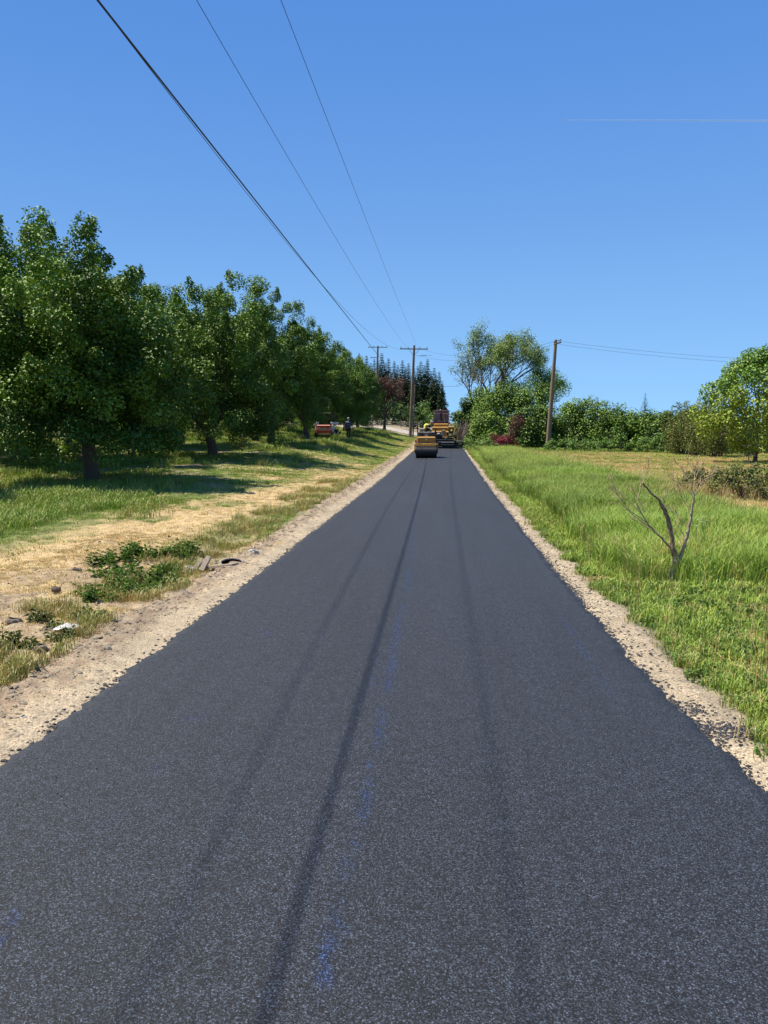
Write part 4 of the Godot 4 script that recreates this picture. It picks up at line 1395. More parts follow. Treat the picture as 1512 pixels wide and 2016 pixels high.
func make_paver() -> void:
	var p := Vector3(-.42, lane_rise(66.0) + .05, -66.0)
	var t := thing("asphalt_paver", "yellow asphalt paver with black screed across the full lane", "paver", p, 0.0)
	var m := MB.new()
	m.box(Vector3(0, .36, .30), Vector3(2.5, .46, .55), .03)
	m.box(Vector3(0, .12, .34), Vector3(2.5, .10, .75), .02)
	m.box(Vector3(0, .68, .18), Vector3(2.4, .14, .3), .02)
	var screed := part("screed", m, M.black, t)
	for s in [-1.0, 1.0]:
		var e := MB.new()
		e.box(Vector3(1.62 * s, .34, .10), Vector3(.72, .42, .5), .03)
		e.box(Vector3(1.62 * s, .11, .14), Vector3(.72, .09, .7), .02)
		part("screed_extension", e, M.black, screed)
		var g := MB.new()
		g.box(Vector3(1.985 * s, .32, .1), Vector3(.04, .56, .9), .01)
		part("end_gate", g, M.darkgrey, screed)
		var rodm := MB.new()
		rodm.cyl(Vector3(1.3 * s, .62, .36), Vector3(1.95 * s, .62, .36), .025)
		rodm.cyl(Vector3(.1 * s, .50, .59), Vector3(1.2 * s, .50, .59), .018)
		part("extension_rod", rodm, M.lightgrey, screed)
		var wk := MB.new()
		wk.box(Vector3(.66 * s, .30, .66), Vector3(1.12, .04, .22), .01)
		part("walkway", wk, M.darkgrey, screed)
		var tr := MB.new()
		tr.tube([Vector3(1.0 * s, .02, -.6), Vector3(1.0 * s, .02, -2.9)], [.01, .01], 4)
		tr.box(Vector3(.98 * s, .36, -1.75), Vector3(.34, .66, 2.5), .22)
		part("crawler_track", tr, M.rubber, t)
		var arm := MB.new()
		arm.box(Vector3(1.26 * s, .72, -.9), Vector3(.10, .16, 2.6), .02)
		part("tow_arm", arm, M.yellow, t)
		var con := MB.new()
		con.box(Vector3(.95 * s, 1.72, -.12), Vector3(.62, .26, .42), .05)
		con.cyl(Vector3(.80 * s, 1.0, -.1), Vector3(.80 * s, 1.62, -.1), .04)
		con.cyl(Vector3(1.12 * s, 1.0, -.1), Vector3(1.12 * s, 1.62, -.1), .03)
		part("control_console", con, M.yellow, t)
		var stn := MB.new()
		stn.box(Vector3(.95 * s, 1.02, -.1), Vector3(.60, .10, .5), .02)
		stn.box(Vector3(.98 * s, 1.36, -.02), Vector3(.36, .2, .16), .03)
		part("operator_station", stn, M.black, t)
		var seat := MB.new()
		seat.box(Vector3(.72 * s, 1.30, -.55), Vector3(.45, .12, .45), .04)
		seat.box(Vector3(.72 * s, 1.58, -.76), Vector3(.42, .5, .1), .04)
		part("seat", seat, M.black, t)
		var lamp := MB.new()
		lamp.box(Vector3(.52 * s, .84, .32), Vector3(.12, .08, .05), .01)
		part("work_lamp", lamp, M.white, t)
		var hop := MB.new()
		hop.box(Vector3(1.25 * s, 1.25, -3.7), Vector3(.08, .9, 1.9), .02, Basis(Vector3(0, 0, 1), -.25 * s))
		part("hopper_side", hop, M.yellow, t)
	var b := MB.new()
	b.box(Vector3(0, 1.02, -1.7), Vector3(1.6, .9, 2.4), .08)
	b.box(Vector3(0.05, 1.62, -1.3), Vector3(1.5, .42, 1.3), .08)
	b.box(Vector3(.12, 1.98, -1.25), Vector3(1.3, .22, .8), .06)
	part("body", b, M.yellow, t)
	var auger := MB.new()
	auger.box(Vector3(0, .62, -.28), Vector3(2.3, .5, .3), .03)
	auger.box(Vector3(-.15, .98, -.22), Vector3(.7, .36, .25), .03)
	part("auger_housing", auger, M.black, t)
	var slope := MB.new()
	slope.box(Vector3(.42, 1.16, -.28), Vector3(.34, .78, .10), .02, Basis(Vector3(0, 0, 1), .38))
	slope.box(Vector3(.5, .92, -.12), Vector3(.5, .10, .3), .02)
	part("conveyor_cover", slope, M.yellow, t)
	var cyl := MB.new()
	cyl.cyl(Vector3(.28, .9, -.15), Vector3(.14, 1.6, -.2), .05)
	cyl.cyl(Vector3(-.5, .9, -.15), Vector3(-.4, 1.5, -.2), .05)
	part("lift_cylinder", cyl, M.lightgrey, t)
	var ex := MB.new()
	ex.cyl(Vector3(-.55, 1.8, -1.5), Vector3(-.55, 2.35, -1.5), .06)
	part("exhaust_pipe", ex, M.steel, t)
	var hopf := MB.new()
	hopf.box(Vector3(0, .8, -3.7), Vector3(2.3, .12, 1.9), .02)
	part("hopper_floor", hopf, M.steel, t)
	var bottle := MB.new()
	bottle.box(Vector3(-.10, 1.22, -.05), Vector3(.24, .14, .2), .05)
	part("spray_can_tray", bottle, M.white, t)

func make_truck() -> void:
	var p := Vector3(x_at(868.5, 118.0), 0, -118.0)
	p.y = elev(p.x, 118.0) + .03
	var t := thing("dump_truck", "brown and dark red dump truck waiting beyond the paver", "dump truck", p, 0.0)
	var m := MB.new()
	for s in [-1.0, 1.0]:
		m.box(Vector3(1.16 * s, 2.25, -2.4), Vector3(.08, 1.2, 5.0), .02)
	m.box(Vector3(0, 1.62, -2.4), Vector3(2.24, .10, 5.0), .02)
	m.box(Vector3(0, 2.5, -4.9), Vector3(2.3, 1.7, .1), .02)
	var bed := part("bed", m, M.brown, t)
	for s in [-1.0, 1.0]:
		var g := MB.new()
		g.box(Vector3(.62 * s, 2.28, .14), Vector3(.92 if s < 0.0 else .82, 1.05, .07), .02)
		for k in 3:
			g.box(Vector3((.62 + (k - 1) * .3) * s, 2.28, .19), Vector3(.05, 1.0, .05), .01)
		part("tailgate", g, M.brown, bed)
	var sl := MB.new()
	sl.box(Vector3(.06, 2.28, .06), Vector3(.42, 1.05, .06), .01)
	part("tailgate_slot", sl, M.black, bed)
	var og := MB.new()
	og.box(Vector3(.42, 2.25, .20), Vector3(.22, .8, .05), .02)
	part("warning_panel", og, M.orange, bed)
	var rack := MB.new()
	rack.box(Vector3(.1, 3.30, -.1), Vector3(1.5, .08, .08), .01)
	rack.box(Vector3(.1, 3.05, -.1), Vector3(1.5, .06, .06), .01)
	rack.box(Vector3(-.1, 3.1, -.1), Vector3(.10, .62, .10), .01)
	rack.box(Vector3(.8, 3.05, -.1), Vector3(.06, .55, .06), .01)
	rack.box(Vector3(-.7, 2.95, -.1), Vector3(.5, .12, .1), .01)
	part("tarp_rack", rack, M.red, bed)
	var lampm := MB.new()
	lampm.box(Vector3(-.14, 3.32, .02), Vector3(.2, .2, .12), .04)
	part("beacon_lamp", lampm, M.white, bed)
	var low := MB.new()
	low.box(Vector3(-.28, 1.42, .08), Vector3(1.7, .22, .16), .02)
	low.box(Vector3(-.28, 1.12, .02), Vector3(1.7, .26, .14), .02)
	low.box(Vector3(0, .9, -2.6), Vector3(.9, .3, 6.4), .03)
	part("frame", low, M.red, t)
	var fl := MB.new()
	fl.box(Vector3(.88, 1.2, .06), Vector3(.42, .56, .06), .02)
	part("mud_flap", fl, M.black, t)
	var ld := MB.new()
	ld.cyl(Vector3(.52, .6, .2), Vector3(.52, 2.0, .2), .05)
	part("ladder_rail", ld, M.cream, t)
	for z in [-.9, -2.2, -6.6]:
		for s in [-1.0, 1.0]:
			var w := MB.new()
			w.wheel(Vector3(.95 * s, .5, z), .5, .42, 20)
			var wh := part("wheel", w, M.rubber, t)
			var rim := MB.new()
			rim.cyl(Vector3(1.12 * s, .5, z), Vector3(1.17 * s, .5, z), .26, .22, 14)
			part("rim", rim, M.lightgrey, wh)
	var cab := MB.new()
	cab.box(Vector3(0, 1.9, -6.3), Vector3(2.2, 1.9, 1.8), .15)
	cab.box(Vector3(0, 1.35, -7.6), Vector3(1.8, 1.0, 1.2), .15)
	part("cab", cab, M.red, t)
	for s in [-1.0, 1.0]:
		var tl := MB.new()
		tl.box(Vector3(-.28 + .7 * s, 1.12, .11), Vector3(.16, .1, .04), .01)
		part("tail_lamp", tl, M.amber, t)

func make_loader() -> void:
	var p := on_ground(637.0, 62.0)
	var t := thing("skid_loader", "orange compact skid loader with white lettering parked in orchard shade", "loader", p, -.12)
	var m := MB.new()
	m.box(Vector3(0, .74, 0), Vector3(1.18, .66, .16), .05)
	var door := part("rear_door", m, M.orange, t)
	var tm := TextMesh.new()
	var font := SystemFont.new()
	font.font_names = PackedStringArray(["Droid Sans"])
	font.font_weight = 700
	tm.font = font
	tm.text = "Bobcat"
	tm.font_size = 64
	tm.pixel_size = .0054
	tm.depth = .012
	var word := part("lettering", tm, M.white, door)
	word.position = Vector3(.16, .74, .084)
	var lg := MB.new()
	lg.box(Vector3(-.46, .78, .086), Vector3(.10, .16, .012), .003)
	lg.box(Vector3(-.33, .84, .086), Vector3(.10, .05, .012), .003)
	lg.box(Vector3(-.34, .74, .086), Vector3(.06, .04, .012), .003)
	part("emblem", lg, M.white, door)
	var b := MB.new()
	b.box(Vector3(0, .62, -.95), Vector3(1.05, .72, 1.7), .06)
	b.box(Vector3(-.63, .9, -.5), Vector3(.14, .5, 1.0), .04)
	part("body", b, M.white, t)
	var cab := MB.new()
	for s in [-1.0, 1.0]:
		for z in [-.35, -1.5]:
			cab.box(Vector3(.46 * s, 1.45, z), Vector3(.08, 1.1, .08), .02)
	cab.box(Vector3(0, 2.0, -.93), Vector3(1.02, .08, 1.25), .02)
	cab.box(Vector3(0, 1.3, -.36), Vector3(.9, .5, .05), .02)
	part("cab", cab, M.black, t)
	for s in [-1.0, 1.0]:
		var arm := MB.new()
		arm.box(Vector3(.66 * s, 1.2, -1.0), Vector3(.12, .2, 2.1), .03)
		part("lift_arm", arm, M.white, t)
		for z in [-.42, -1.5]:
			var w := MB.new()
			w.wheel(Vector3(.66 * s, .36, z), .36, .26, 20)
			var wh := part("wheel", w, M.rubber, t)
			var rim := MB.new()
			rim.cyl(Vector3(.78 * s, .36, z), Vector3(.81 * s, .36, z), .18, .15, 12)
			part("rim", rim, M.cream, wh)
	var bk := MB.new()
	bk.box(Vector3(0, .3, -2.3), Vector3(1.6, .5, .6), .05)
	part("bucket", bk, M.black, t)

# ------------------------------------------------------------------ people
# bones: [a, b, radius a, radius b, colour]; distances joined with a smooth minimum and meshed as surface nets
func body_mesh(bones: Array, cell: float, k := .03) -> ArrayMesh:
	var lo := Vector3.ONE * 1e9
	var hi := -lo
	for b in bones:
		var r := Vector3.ONE * (maxf(b[2], b[3]) + cell * 3.0)
		lo = lo.min(b[0] - r).min(b[1] - r)
		hi = hi.max(b[0] + r).max(b[1] + r)
	var nx := int((hi.x - lo.x) / cell) + 2
	var ny := int((hi.y - lo.y) / cell) + 2
	var nz := int((hi.z - lo.z) / cell) + 2
	var f := PackedFloat32Array(); f.resize(nx * ny * nz); f.fill(1.0)
	var near := PackedFloat32Array(); near.resize(nx * ny * nz); near.fill(1.0)
	var who := PackedInt32Array(); who.resize(nx * ny * nz)
	for bi in bones.size():
		var b: Array = bones[bi]
		var a: Vector3 = b[0]
		var ab: Vector3 = b[1] - a
		var l2 := maxf(ab.length_squared(), 1e-9)
		var rm := maxf(b[2], b[3]) + cell * 2.5 + k
		var c0 := ((a.min(b[1]) - Vector3.ONE * rm - lo) / cell).floor().max(Vector3.ZERO)
		var c1 := ((a.max(b[1]) + Vector3.ONE * rm - lo) / cell).ceil().min(Vector3(nx - 1, ny - 1, nz - 1))
		for z in range(int(c0.z), int(c1.z) + 1):
			for y in range(int(c0.y), int(c1.y) + 1):
				for x in range(int(c0.x), int(c1.x) + 1):
					var p := lo + Vector3(x, y, z) * cell
					var t := clampf((p - a).dot(ab) / l2, 0.0, 1.0)
					var dd := p.distance_to(a + ab * t) - lerpf(b[2], b[3], t)
					var q := (z * ny + y) * nx + x
					if dd < near[q]:
						near[q] = dd
						who[q] = bi
					var o := f[q]
					var hh := maxf(k - absf(o - dd), 0.0) / k
					f[q] = minf(o, dd) - hh * hh * k * .25
	var idx := PackedInt32Array(); idx.resize(nx * ny * nz); idx.fill(-1)
	var v := PackedVector3Array()
	var col := PackedColorArray()
	for z in nz - 1:
		for y in ny - 1:
			for x in nx - 1:
				var q := (z * ny + y) * nx + x
				var s := 0
				var acc := Vector3.ZERO
				var cnt := 0
				var vals := []
				for c in 8:
					var g := f[q + (c & 1) + ((c >> 1) & 1) * nx + ((c >> 2) & 1) * nx * ny]
					vals.append(g)
					if g < 0.0: s += 1
				if s == 0 or s == 8: continue
				for c in 8:
					for bit in [1, 2, 4]:
						if c & bit: continue
						var e: int = c | bit
						var ga: float = vals[c]
						var gb: float = vals[e]
						if (ga < 0.0) != (gb < 0.0):
							var pa := Vector3(c & 1, (c >> 1) & 1, (c >> 2) & 1)
							var pb := Vector3(e & 1, (e >> 1) & 1, (e >> 2) & 1)
							acc += pa.lerp(pb, ga / (ga - gb))
							cnt += 1
				idx[q] = v.size()
				v.append(lo + (Vector3(x, y, z) + acc / cnt) * cell)
				col.append(bones[who[q]][4])
	var st := SurfaceTool.new()
	st.begin(Mesh.PRIMITIVE_TRIANGLES)
	st.set_smooth_group(0)
	for q in v.size():
		st.set_color(col[q])
		st.add_vertex(v[q])
	var step := [1, nx, nx * ny]
	for z in range(1, nz - 1):
		for y in range(1, ny - 1):
			for x in range(1, nx - 1):
				var q := (z * ny + y) * nx + x
				for ax in 3:
					var fa := f[q] < 0.0
					if fa == (f[q + step[ax]] < 0.0): continue
					var u: int = step[(ax + 1) % 3]
					var w: int = step[(ax + 2) % 3]
					var a := idx[q]
					var b := idx[q - u]
					var c := idx[q - u - w]
					var d := idx[q - w]
					if a < 0 or b < 0 or c < 0 or d < 0: continue
					var tris := [a, c, b, a, d, c] if fa else [a, b, c, a, c, d]
					for i in tris: st.add_index(i)
	st.generate_normals()
	return st.commit()

func hand_bones(wrist: Vector3, dir: Vector3, palm_n: Vector3, thumb_side: float, col: Color) -> Array:
	# a relaxed hand: palm, four unequal fingers with a bend, a thumb leaving the side of the palm
	var out := []
	var side := dir.cross(palm_n).normalized() * thumb_side
	var knuckle := wrist + dir * .085
	out.append([wrist + side * .012, knuckle + side * .024, .022, .018, col])
	out.append([wrist - side * .012, knuckle - side * .024, .022, .017, col])
	var lens := [.072, .082, .076, .060]
	for k in 4:
		var b := knuckle + side * (.034 - .0225 * k)
		var m: Vector3 = b + dir * lens[k] * .5 + palm_n * .012
		var e: Vector3 = m + dir * lens[k] * .4 + palm_n * .028
		out.append([b, m, .0095, .009, col])
		out.append([m, e, .009, .0075, col])
	var tb := wrist + dir * .025 + side * .03
	var tm := tb + (dir * .6 + side * .55 + palm_n * .3).normalized() * .045
	out.append([tb, tm, .012, .010, col])
	out.append([tm, tm + (dir * .9 + side * .1 + palm_n * .3).normalized() * .032, .010, .0085, col])
	return out

func make_people() -> void:
	var skin := Color(.42, .25, .17)
	# man walking away over the grass
	var at := on_ground(686.0, 60.0)
	var man := thing("person", "person in navy shirt and dark trousers walking away across the orchard grass", "person", at, 0.0, "people")
	var navy := Color(.035, .05, .105)
	var dark := Color(.014, .014, .018)
	var shoe := Color(.02, .018, .016)
	var bones := [
		[Vector3(-.09, .92, 0), Vector3(.09, .92, 0), .125, .125, dark],
		[Vector3(-.09, .90, 0), Vector3(-.085, .50, -.06), .085, .06, dark], [Vector3(-.085, .50, -.06), Vector3(-.07, .12, .02), .06, .048, dark],
		[Vector3(.09, .90, 0), Vector3(.09, .50, -.10), .085, .06, dark], [Vector3(.09, .50, -.10), Vector3(.08, .10, -.16), .06, .048, dark],
		[Vector3(-.07, .06, .04), Vector3(-.08, .04, -.14), .045, .04, shoe], [Vector3(.08, .05, -.13), Vector3(.09, .045, -.32), .045, .04, shoe],
		[Vector3(0, .98, 0), Vector3(0, 1.18, -.01), .15, .155, navy], [Vector3(-.05, 1.18, 0), Vector3(.05, 1.18, 0), .14, .14, navy],
		[Vector3(-.10, 1.34, .0), Vector3(.10, 1.34, .0), .125, .125, navy], [Vector3(-.16, 1.42, 0), Vector3(.16, 1.42, 0), .075, .075, navy],
		[Vector3(-.19, 1.41, 0), Vector3(-.26, 1.20, .02), .066, .055, navy], [Vector3(-.26, 1.20, .02), Vector3(-.285, 1.10, .02), .048, .042, skin], [Vector3(-.285, 1.10, .02), Vector3(-.28, .86, -.04), .042, .03, skin],
		[Vector3(.19, 1.41, 0), Vector3(.26, 1.20, .0), .066, .055, navy], [Vector3(.26, 1.20, .0), Vector3(.285, 1.10, .0), .048, .042, skin], [Vector3(.285, 1.10, .0), Vector3(.29, .86, .02), .042, .03, skin],
		[Vector3(0, 1.44, 0), Vector3(0, 1.54, -.01), .058, .055, skin],
		[Vector3(0, 1.66, .0), Vector3(0, 1.64, -.03), .092, .085, skin], [Vector3(0, 1.58, -.05), Vector3(0, 1.60, -.06), .058, .058, skin],
		[Vector3(0, 1.635, -.115), Vector3(0, 1.61, -.125), .013, .016, skin], [Vector3(-.088, 1.64, .0), Vector3(-.093, 1.61, .0), .018, .014, skin], [Vector3(.088, 1.64, .0), Vector3(.093, 1.61, .0), .018, .014, skin]]
	part("body", body_mesh(bones, .02), M.skin, man)
	part("hand", body_mesh(hand_bones(Vector3(-.28, .86, -.04), Vector3(.02, -.98, -.15).normalized(), Vector3(1, 0, 0), -1.0, skin), .006, .008), M.skin, man)
	part("hand", body_mesh(hand_bones(Vector3(.29, .86, .02), Vector3(.0, -1.0, .05).normalized(), Vector3(-1, 0, 0), 1.0, skin), .006, .008), M.skin, man)
	var cap := Color(.26, .25, .24)
	part("cap", body_mesh([[Vector3(0, 1.70, .005), Vector3(0, 1.69, -.03), .094, .088, cap], [Vector3(-.05, 1.685, -.12), Vector3(.05, 1.685, -.12), .02, .02, cap], [Vector3(-.03, 1.682, -.16), Vector3(.03, 1.682, -.16), .014, .014, cap]], .012), M.skin, man)
	# roller operator, leaning out to look down at the drum
	var rp := on_ground(840.0, 45.8)
	rp.y = .045
	rp.y += .12
	rp.z += .02
	var op := thing("person", "person in yellow safety vest and cap leaning over on the roller seat", "person", rp, 0.0, "people")
	var black := Color(.012, .012, .014)
	var vest := Color(.74, .76, .07)
	var b2 := [
		[Vector3(-.10, 1.28, -.30), Vector3(.10, 1.28, -.30), .125, .125, black],
		[Vector3(-.10, 1.27, -.28), Vector3(-.17, 1.30, .06), .085, .062, black], [Vector3(-.17, 1.30, .06), Vector3(-.17, .95, .10), .06, .05, black],
		[Vector3(.10, 1.27, -.28), Vector3(.17, 1.30, .06), .085, .062, black], [Vector3(.17, 1.30, .06), Vector3(.17, .95, .10), .06, .05, black],
		[Vector3(-.17, .92, .08), Vector3(-.17, .905, .17), .045, .038, black], [Vector3(.17, .92, .08), Vector3(.17, .905, .17), .045, .038, black],
		[Vector3(0, 1.34, -.28), Vector3(.05, 1.55, -.16), .14, .145, black], [Vector3(.05, 1.55, -.16), Vector3(.12, 1.72, -.06), .14, .12, black],
		[Vector3(-.02, 1.74, -.06), Vector3(.26, 1.70, -.02), .07, .07, black],
		[Vector3(-.05, 1.75, -.06), Vector3(-.17, 1.53, .06), .062, .05, Color(.5, .5, .08)], [Vector3(-.17, 1.53, .06), Vector3(-.12, 1.62, .24), .045, .032, skin],
		[Vector3(.27, 1.69, -.02), Vector3(.27, 1.45, .08), .06, .05, Color(.60, .58, .5)], [Vector3(.27, 1.45, .08), Vector3(.17, 1.60, .24), .045, .032, skin],
		[Vector3(.16, 1.78, -.04), Vector3(.24, 1.86, .0), .055, .055, skin],
		[Vector3(.30, 1.965, .02), Vector3(.31, 1.95, .05), .092, .085, skin], [Vector3(.34, 1.88, .08), Vector3(.34, 1.89, .09), .056, .056, skin],
		[Vector3(.345, 1.93, .135), Vector3(.35, 1.91, .145), .013, .016, skin], [Vector3(.215, 1.93, .04), Vector3(.215, 1.91, .04), .017, .014, skin], [Vector3(.395, 1.95, .03), Vector3(.40, 1.93, .03), .017, .014, skin]]
	part("body", body_mesh(b2, .02), M.skin, op)
	part("vest", body_mesh([[Vector3(-.03, 1.42, -.28), Vector3(-.0, 1.62, -.17), .15, .155, vest], [Vector3(-.04, 1.80, -.09), Vector3(.20, 1.77, -.05), .075, .07, vest], [Vector3(-.1, 1.74, -.06), Vector3(-.10, 1.48, -.14), .075, .07, vest], [Vector3(.24, 1.72, -.06), Vector3(.17, 1.48, -.16), .07, .06, vest]], .018), M.skin, op)
	part("hand", body_mesh(hand_bones(Vector3(-.12, 1.62, .24), Vector3(.2, .1, -.6).normalized() * -1.0, Vector3(0, -1, 0), 1.0, skin), .006, .008), M.skin, op)
	part("hand", body_mesh(hand_bones(Vector3(.17, 1.60, .24), Vector3(-.6, .3, -.2).normalized(), Vector3(0, -1, 0), -1.0, skin), .006, .008), M.skin, op)
	var grey := Color(.17, .16, .15)
	part("cap", body_mesh([[Vector3(.30, 2.0, .02), Vector3(.31, 1.99, .05), .096, .09, grey], [Vector3(.29, 1.975, .14), Vector3(.38, 1.965, .13), .022, .022, grey], [Vector3(.32, 1.955, .18), Vector3(.38, 1.95, .17), .014, .014, grey]], .012), M.skin, op)

# ------------------------------------------------------------------ small things on the verges
func plant(label: String, at: Vector3, stems: int, height: float, spread: float, leaf: float, c0: Color, c1: Color, seed_: int, group: String) -> void:
	rng.seed = seed_
	var t := thing("weed_plant", label, "weed", at, 0.0, group)
	var wood := MB.new()
	var lv := MB.new()
	for k in stems:
		var a := rng.randf() * TAU
		var r := spread * sqrt(rng.randf())
		var b := Vector3(cos(a) * r * .7, -.04, sin(a) * r * .7)
		var h := height * rng.randf_range(.5, 1.05)
		var tip := b + Vector3(cos(a) * r * .4 + rng.randf_range(-.05, .05), h, sin(a) * r * .4)
		wood.cyl(b, tip, .005, .002, 5)
		for q in 9:
			var f := .22 + .78 * q / 8.0
			var p := b.lerp(tip, f)
			var la := q * 2.4 + a
			var out := Vector3(cos(la), rng.randf_range(.1, .7), sin(la)).normalized()
			var side := out.cross(Vector3.UP).normalized()
			var l := leaf * rng.randf_range(.7, 1.2) * (1.15 - .45 * f)
			var w := l * .17
			var col := vary(c0.lerp(c1, rng.randf()), .15)
			var mid := p + out * l * .5 + Vector3(0, .01, 0)
			var end := p + out * l - Vector3(0, l * .25, 0)
			lv.quad(p, mid + side * w, end, mid, col)
			lv.quad(p, mid, end, mid - side * w, col)
	part("stems", wood, mat(Color(.10, .15, .04), .8), t)
	part("leaves", lv, M.leaf, t)

func make_verge_things() -> void:
	var wg := "leafy weeds on the left bank"
	var c0 := Color(.10, .21, .042)
	var c1 := Color(.19, .33, .075)
	var spots := [[195.0, 1185.0, .28], [232.0, 1165.0, .30], [268.0, 1180.0, .30], [300.0, 1170.0, .26], [215.0, 1140.0, .30], [250.0, 1130.0, .26], [285.0, 1145.0, .26], [325.0, 1152.0, .22], [205.0, 1110.0, .26], [232.0, 1102.0, .28], [266.0, 1092.0, .30], [285.0, 1098.0, .26], [310.0, 1095.0, .18], [352.0, 1100.0, .34], [372.0, 1092.0, .30], [330.0, 1125.0, .2]]
	for k in spots.size():
		var s: Array = spots[k]
		plant("dark green narrow leaved weed on the bank beside the broken planks" if k < 13 else "dusty green weed clump behind the broken planks", pick(s[0], s[1]), 11, s[2] * .85, .18, .12, c0, c1, 800 + k, wg)
	for k in 7:
		var s: Array = [[110.0, 1235.0, .10], [85.0, 1220.0, .13], [55.0, 1275.0, .13], [180.0, 1215.0, .12], [8.0, 1275.0, .2], [120.0, 1262.0, .12], [45.0, 1330.0, .1]][k]
		plant("small pale weed on the bare earth near the plastic sheet", pick(s[0], s[1]), 8, s[2], .10, .10, Color(.12, .18, .06), Color(.24, .26, .11), 830 + k, "small weeds on the bare bank")
	# plastic sheet
	var p := pick(132.0, 1243.0)
	rng.seed = 12
	var nz := FastNoiseLite.new()
	nz.seed = 3; nz.frequency = 9.0
	var mb := MB.new()
	var pt := func(a: int, b: int) -> Vector3:
		var u := a / 9.0 - .5
		var w := b / 9.0 - .5
		return Vector3(u * .19 + .02 * nz.get_noise_2d(w, 3.0), .02 + .05 * (.5 + nz.get_noise_2d(u, w)) * (1.0 - 3.0 * (u * u + w * w)), w * .14 - u * .05)
	for a in 9:
		for b in 9:
			mb.quad(pt.call(a, b), pt.call(a, b + 1), pt.call(a + 1, b + 1), pt.call(a + 1, b))
	single("plastic_sheet", mb, M.film, "crumpled piece of clear white plastic lying on the bank", "litter", "", p + Vector3(0, .015, 0))
	# broken planks, culvert and stones
	for b in [[Vector2(378, 1128), Vector2(398, 1104), .05, .04, "short weathered plank leaning beside the culvert hole"], [Vector2(398, 1126), Vector2(410, 1099), .07, .05, "thicker weathered plank leaning beside the culvert hole"]]:
		var a := pick(b[0].x, b[0].y) + Vector3(0, .03, 0)
		var e := at_d(b[1].x, b[1].y, -a.z + .12)
		var m := MB.new()
		var dir := (e - a).normalized()
		var sx := dir.cross(Vector3(0, .3, 1)).normalized()
		m.box((a + e) * .5, Vector3(b[2], (e - a).length() + .05, b[3]), .004, Basis(sx, dir, sx.cross(dir)))
		single("weathered_plank", m, M.board, b[4], "plank", "broken planks by the culvert")
	var la := pick(400.0, 1122.0) + Vector3(0, .03, 0)
	var lb := pick(464.0, 1117.0) + Vector3(0, .04, 0)
	var lm := MB.new()
	var ld := (lb - la).normalized()
	lm.box((la + lb) * .5, Vector3((lb - la).length(), .035, .10), .004, Basis(ld, Vector3.UP.slide(ld).normalized(), ld.cross(Vector3.UP.slide(ld).normalized())))
	single("weathered_plank", lm, M.board, "long thin board lying flat in front of the culvert hole", "plank", "broken planks by the culvert")
	var cp := pick(457.0, 1113.0)
	var cm := MB.new()
	var ring := []
	for k in 29:
		var a := TAU * k / 28.0
		ring.append(Vector3(cos(a) * .15, sin(a) * .05 + .03, -sin(a) * .05))
	cm.tube(ring, ring.map(func(_q): return .012), 6, Color.WHITE, false)
	var cul := thing("culvert_pipe", "dark mouth of a buried culvert pipe beside the shoulder", "culvert", cp + Vector3(0, .01, .02))
	part("rim", cm, M.concrete, cul)
	var bore := MB.new()
	var axis := Vector3(.2, -.35, -.9).normalized() * .5
	for k in 28:
		bore.quad(ring[k], ring[k + 1], ring[k + 1] + axis, ring[k] + axis)
		bore.tri(axis, ring[k] + axis, ring[k + 1] + axis)
	part("bore", bore, M.black, cul)
	var wr := pick(499.0, 1094.0)
	single("white_rock", rock(5, Vector3(.085, .07, .06)), M.rock, "rounded white rock at the edge of the gravel shoulder", "rock", "", wr + Vector3(0, .03, 0))
	var ch := pick(373.0, 1128.0)
	single("concrete_chunk", rock(15, Vector3(.075, .075, .05)), M.concrete, "grey broken concrete chunk beside the planks", "rock", "", ch + Vector3(0, .03, 0))
	var stones := [[362.0, 1108.0, .05], [374.0, 1104.0, .04], [440.0, 1108.0, .035], [425.0, 1110.0, .03], [28.0, 1330.0, .035], [70.0, 1320.0, .03], [45.0, 1416.0, .025], [165.0, 1242.0, .03]]
	for k in stones.size():
		var s: Array = stones[k]
		single("loose_stone", rock(30 + k, Vector3(1.1, .7, .9) * s[2], 1), M.concrete, "fist sized stone among the rubble by the culvert" if k < 4 else "fist sized stone on the bare left bank", "stone", "loose stones on the left bank", pick(s[0], s[1]) + Vector3(0, s[2] * .3, 0))
	var clods := [[27.0, 1228.0, .07], [80.0, 1280.0, .06], [150.0, 1125.0, .06], [110.0, 1162.0, .05], [95.0, 1243.0, .05], [230.0, 1225.0, .04]]
	for k in clods.size():
		var s: Array = clods[k]
		single("earth_clod", rock(60 + k, Vector3(1.2, .7, 1.0) * s[2], 1), M.bark, "dark clod of turned earth on the left bank", "clod", "earth clods on the left bank", pick(s[0], s[1]) + Vector3(0, s[2] * .2, 0))
	# the dead sapling on the right verge
	var base := pick(1322.0, 1146.0)
	var d0 := -base.z
	var dead := thing("dead_sapling", "small dead fruit sapling with mossy forked trunk in tall grass", "sapling", base)
	var at2 := func(x: float, y: float, dz := 0.0) -> Vector3: return at_d(x, y, d0 + dz) - base
	rng.seed = 5
	var limb := func(pts: Array, rad: Array, col: Color, mott: float, sides := 9) -> MB:
		# finer steps along the given joints, with knots
		var m := MB.new()
		var q := []
		var r := []
		for k in pts.size() - 1:
			var a: Vector3 = at2.call(pts[k][0], pts[k][1])
			var b: Vector3 = at2.call(pts[k + 1][0], pts[k + 1][1])
			for s in 5:
				q.append(a.lerp(b, s / 5.0) + unit() * .004)
				r.append(lerpf(rad[k], rad[k + 1], s / 5.0) * rng.randf_range(.86, 1.2))
		q.append(at2.call(pts[-1][0], pts[-1][1]))
		r.append(rad[-1])
		m.tube(q, r, sides, col, true, .12, mott)
		return m
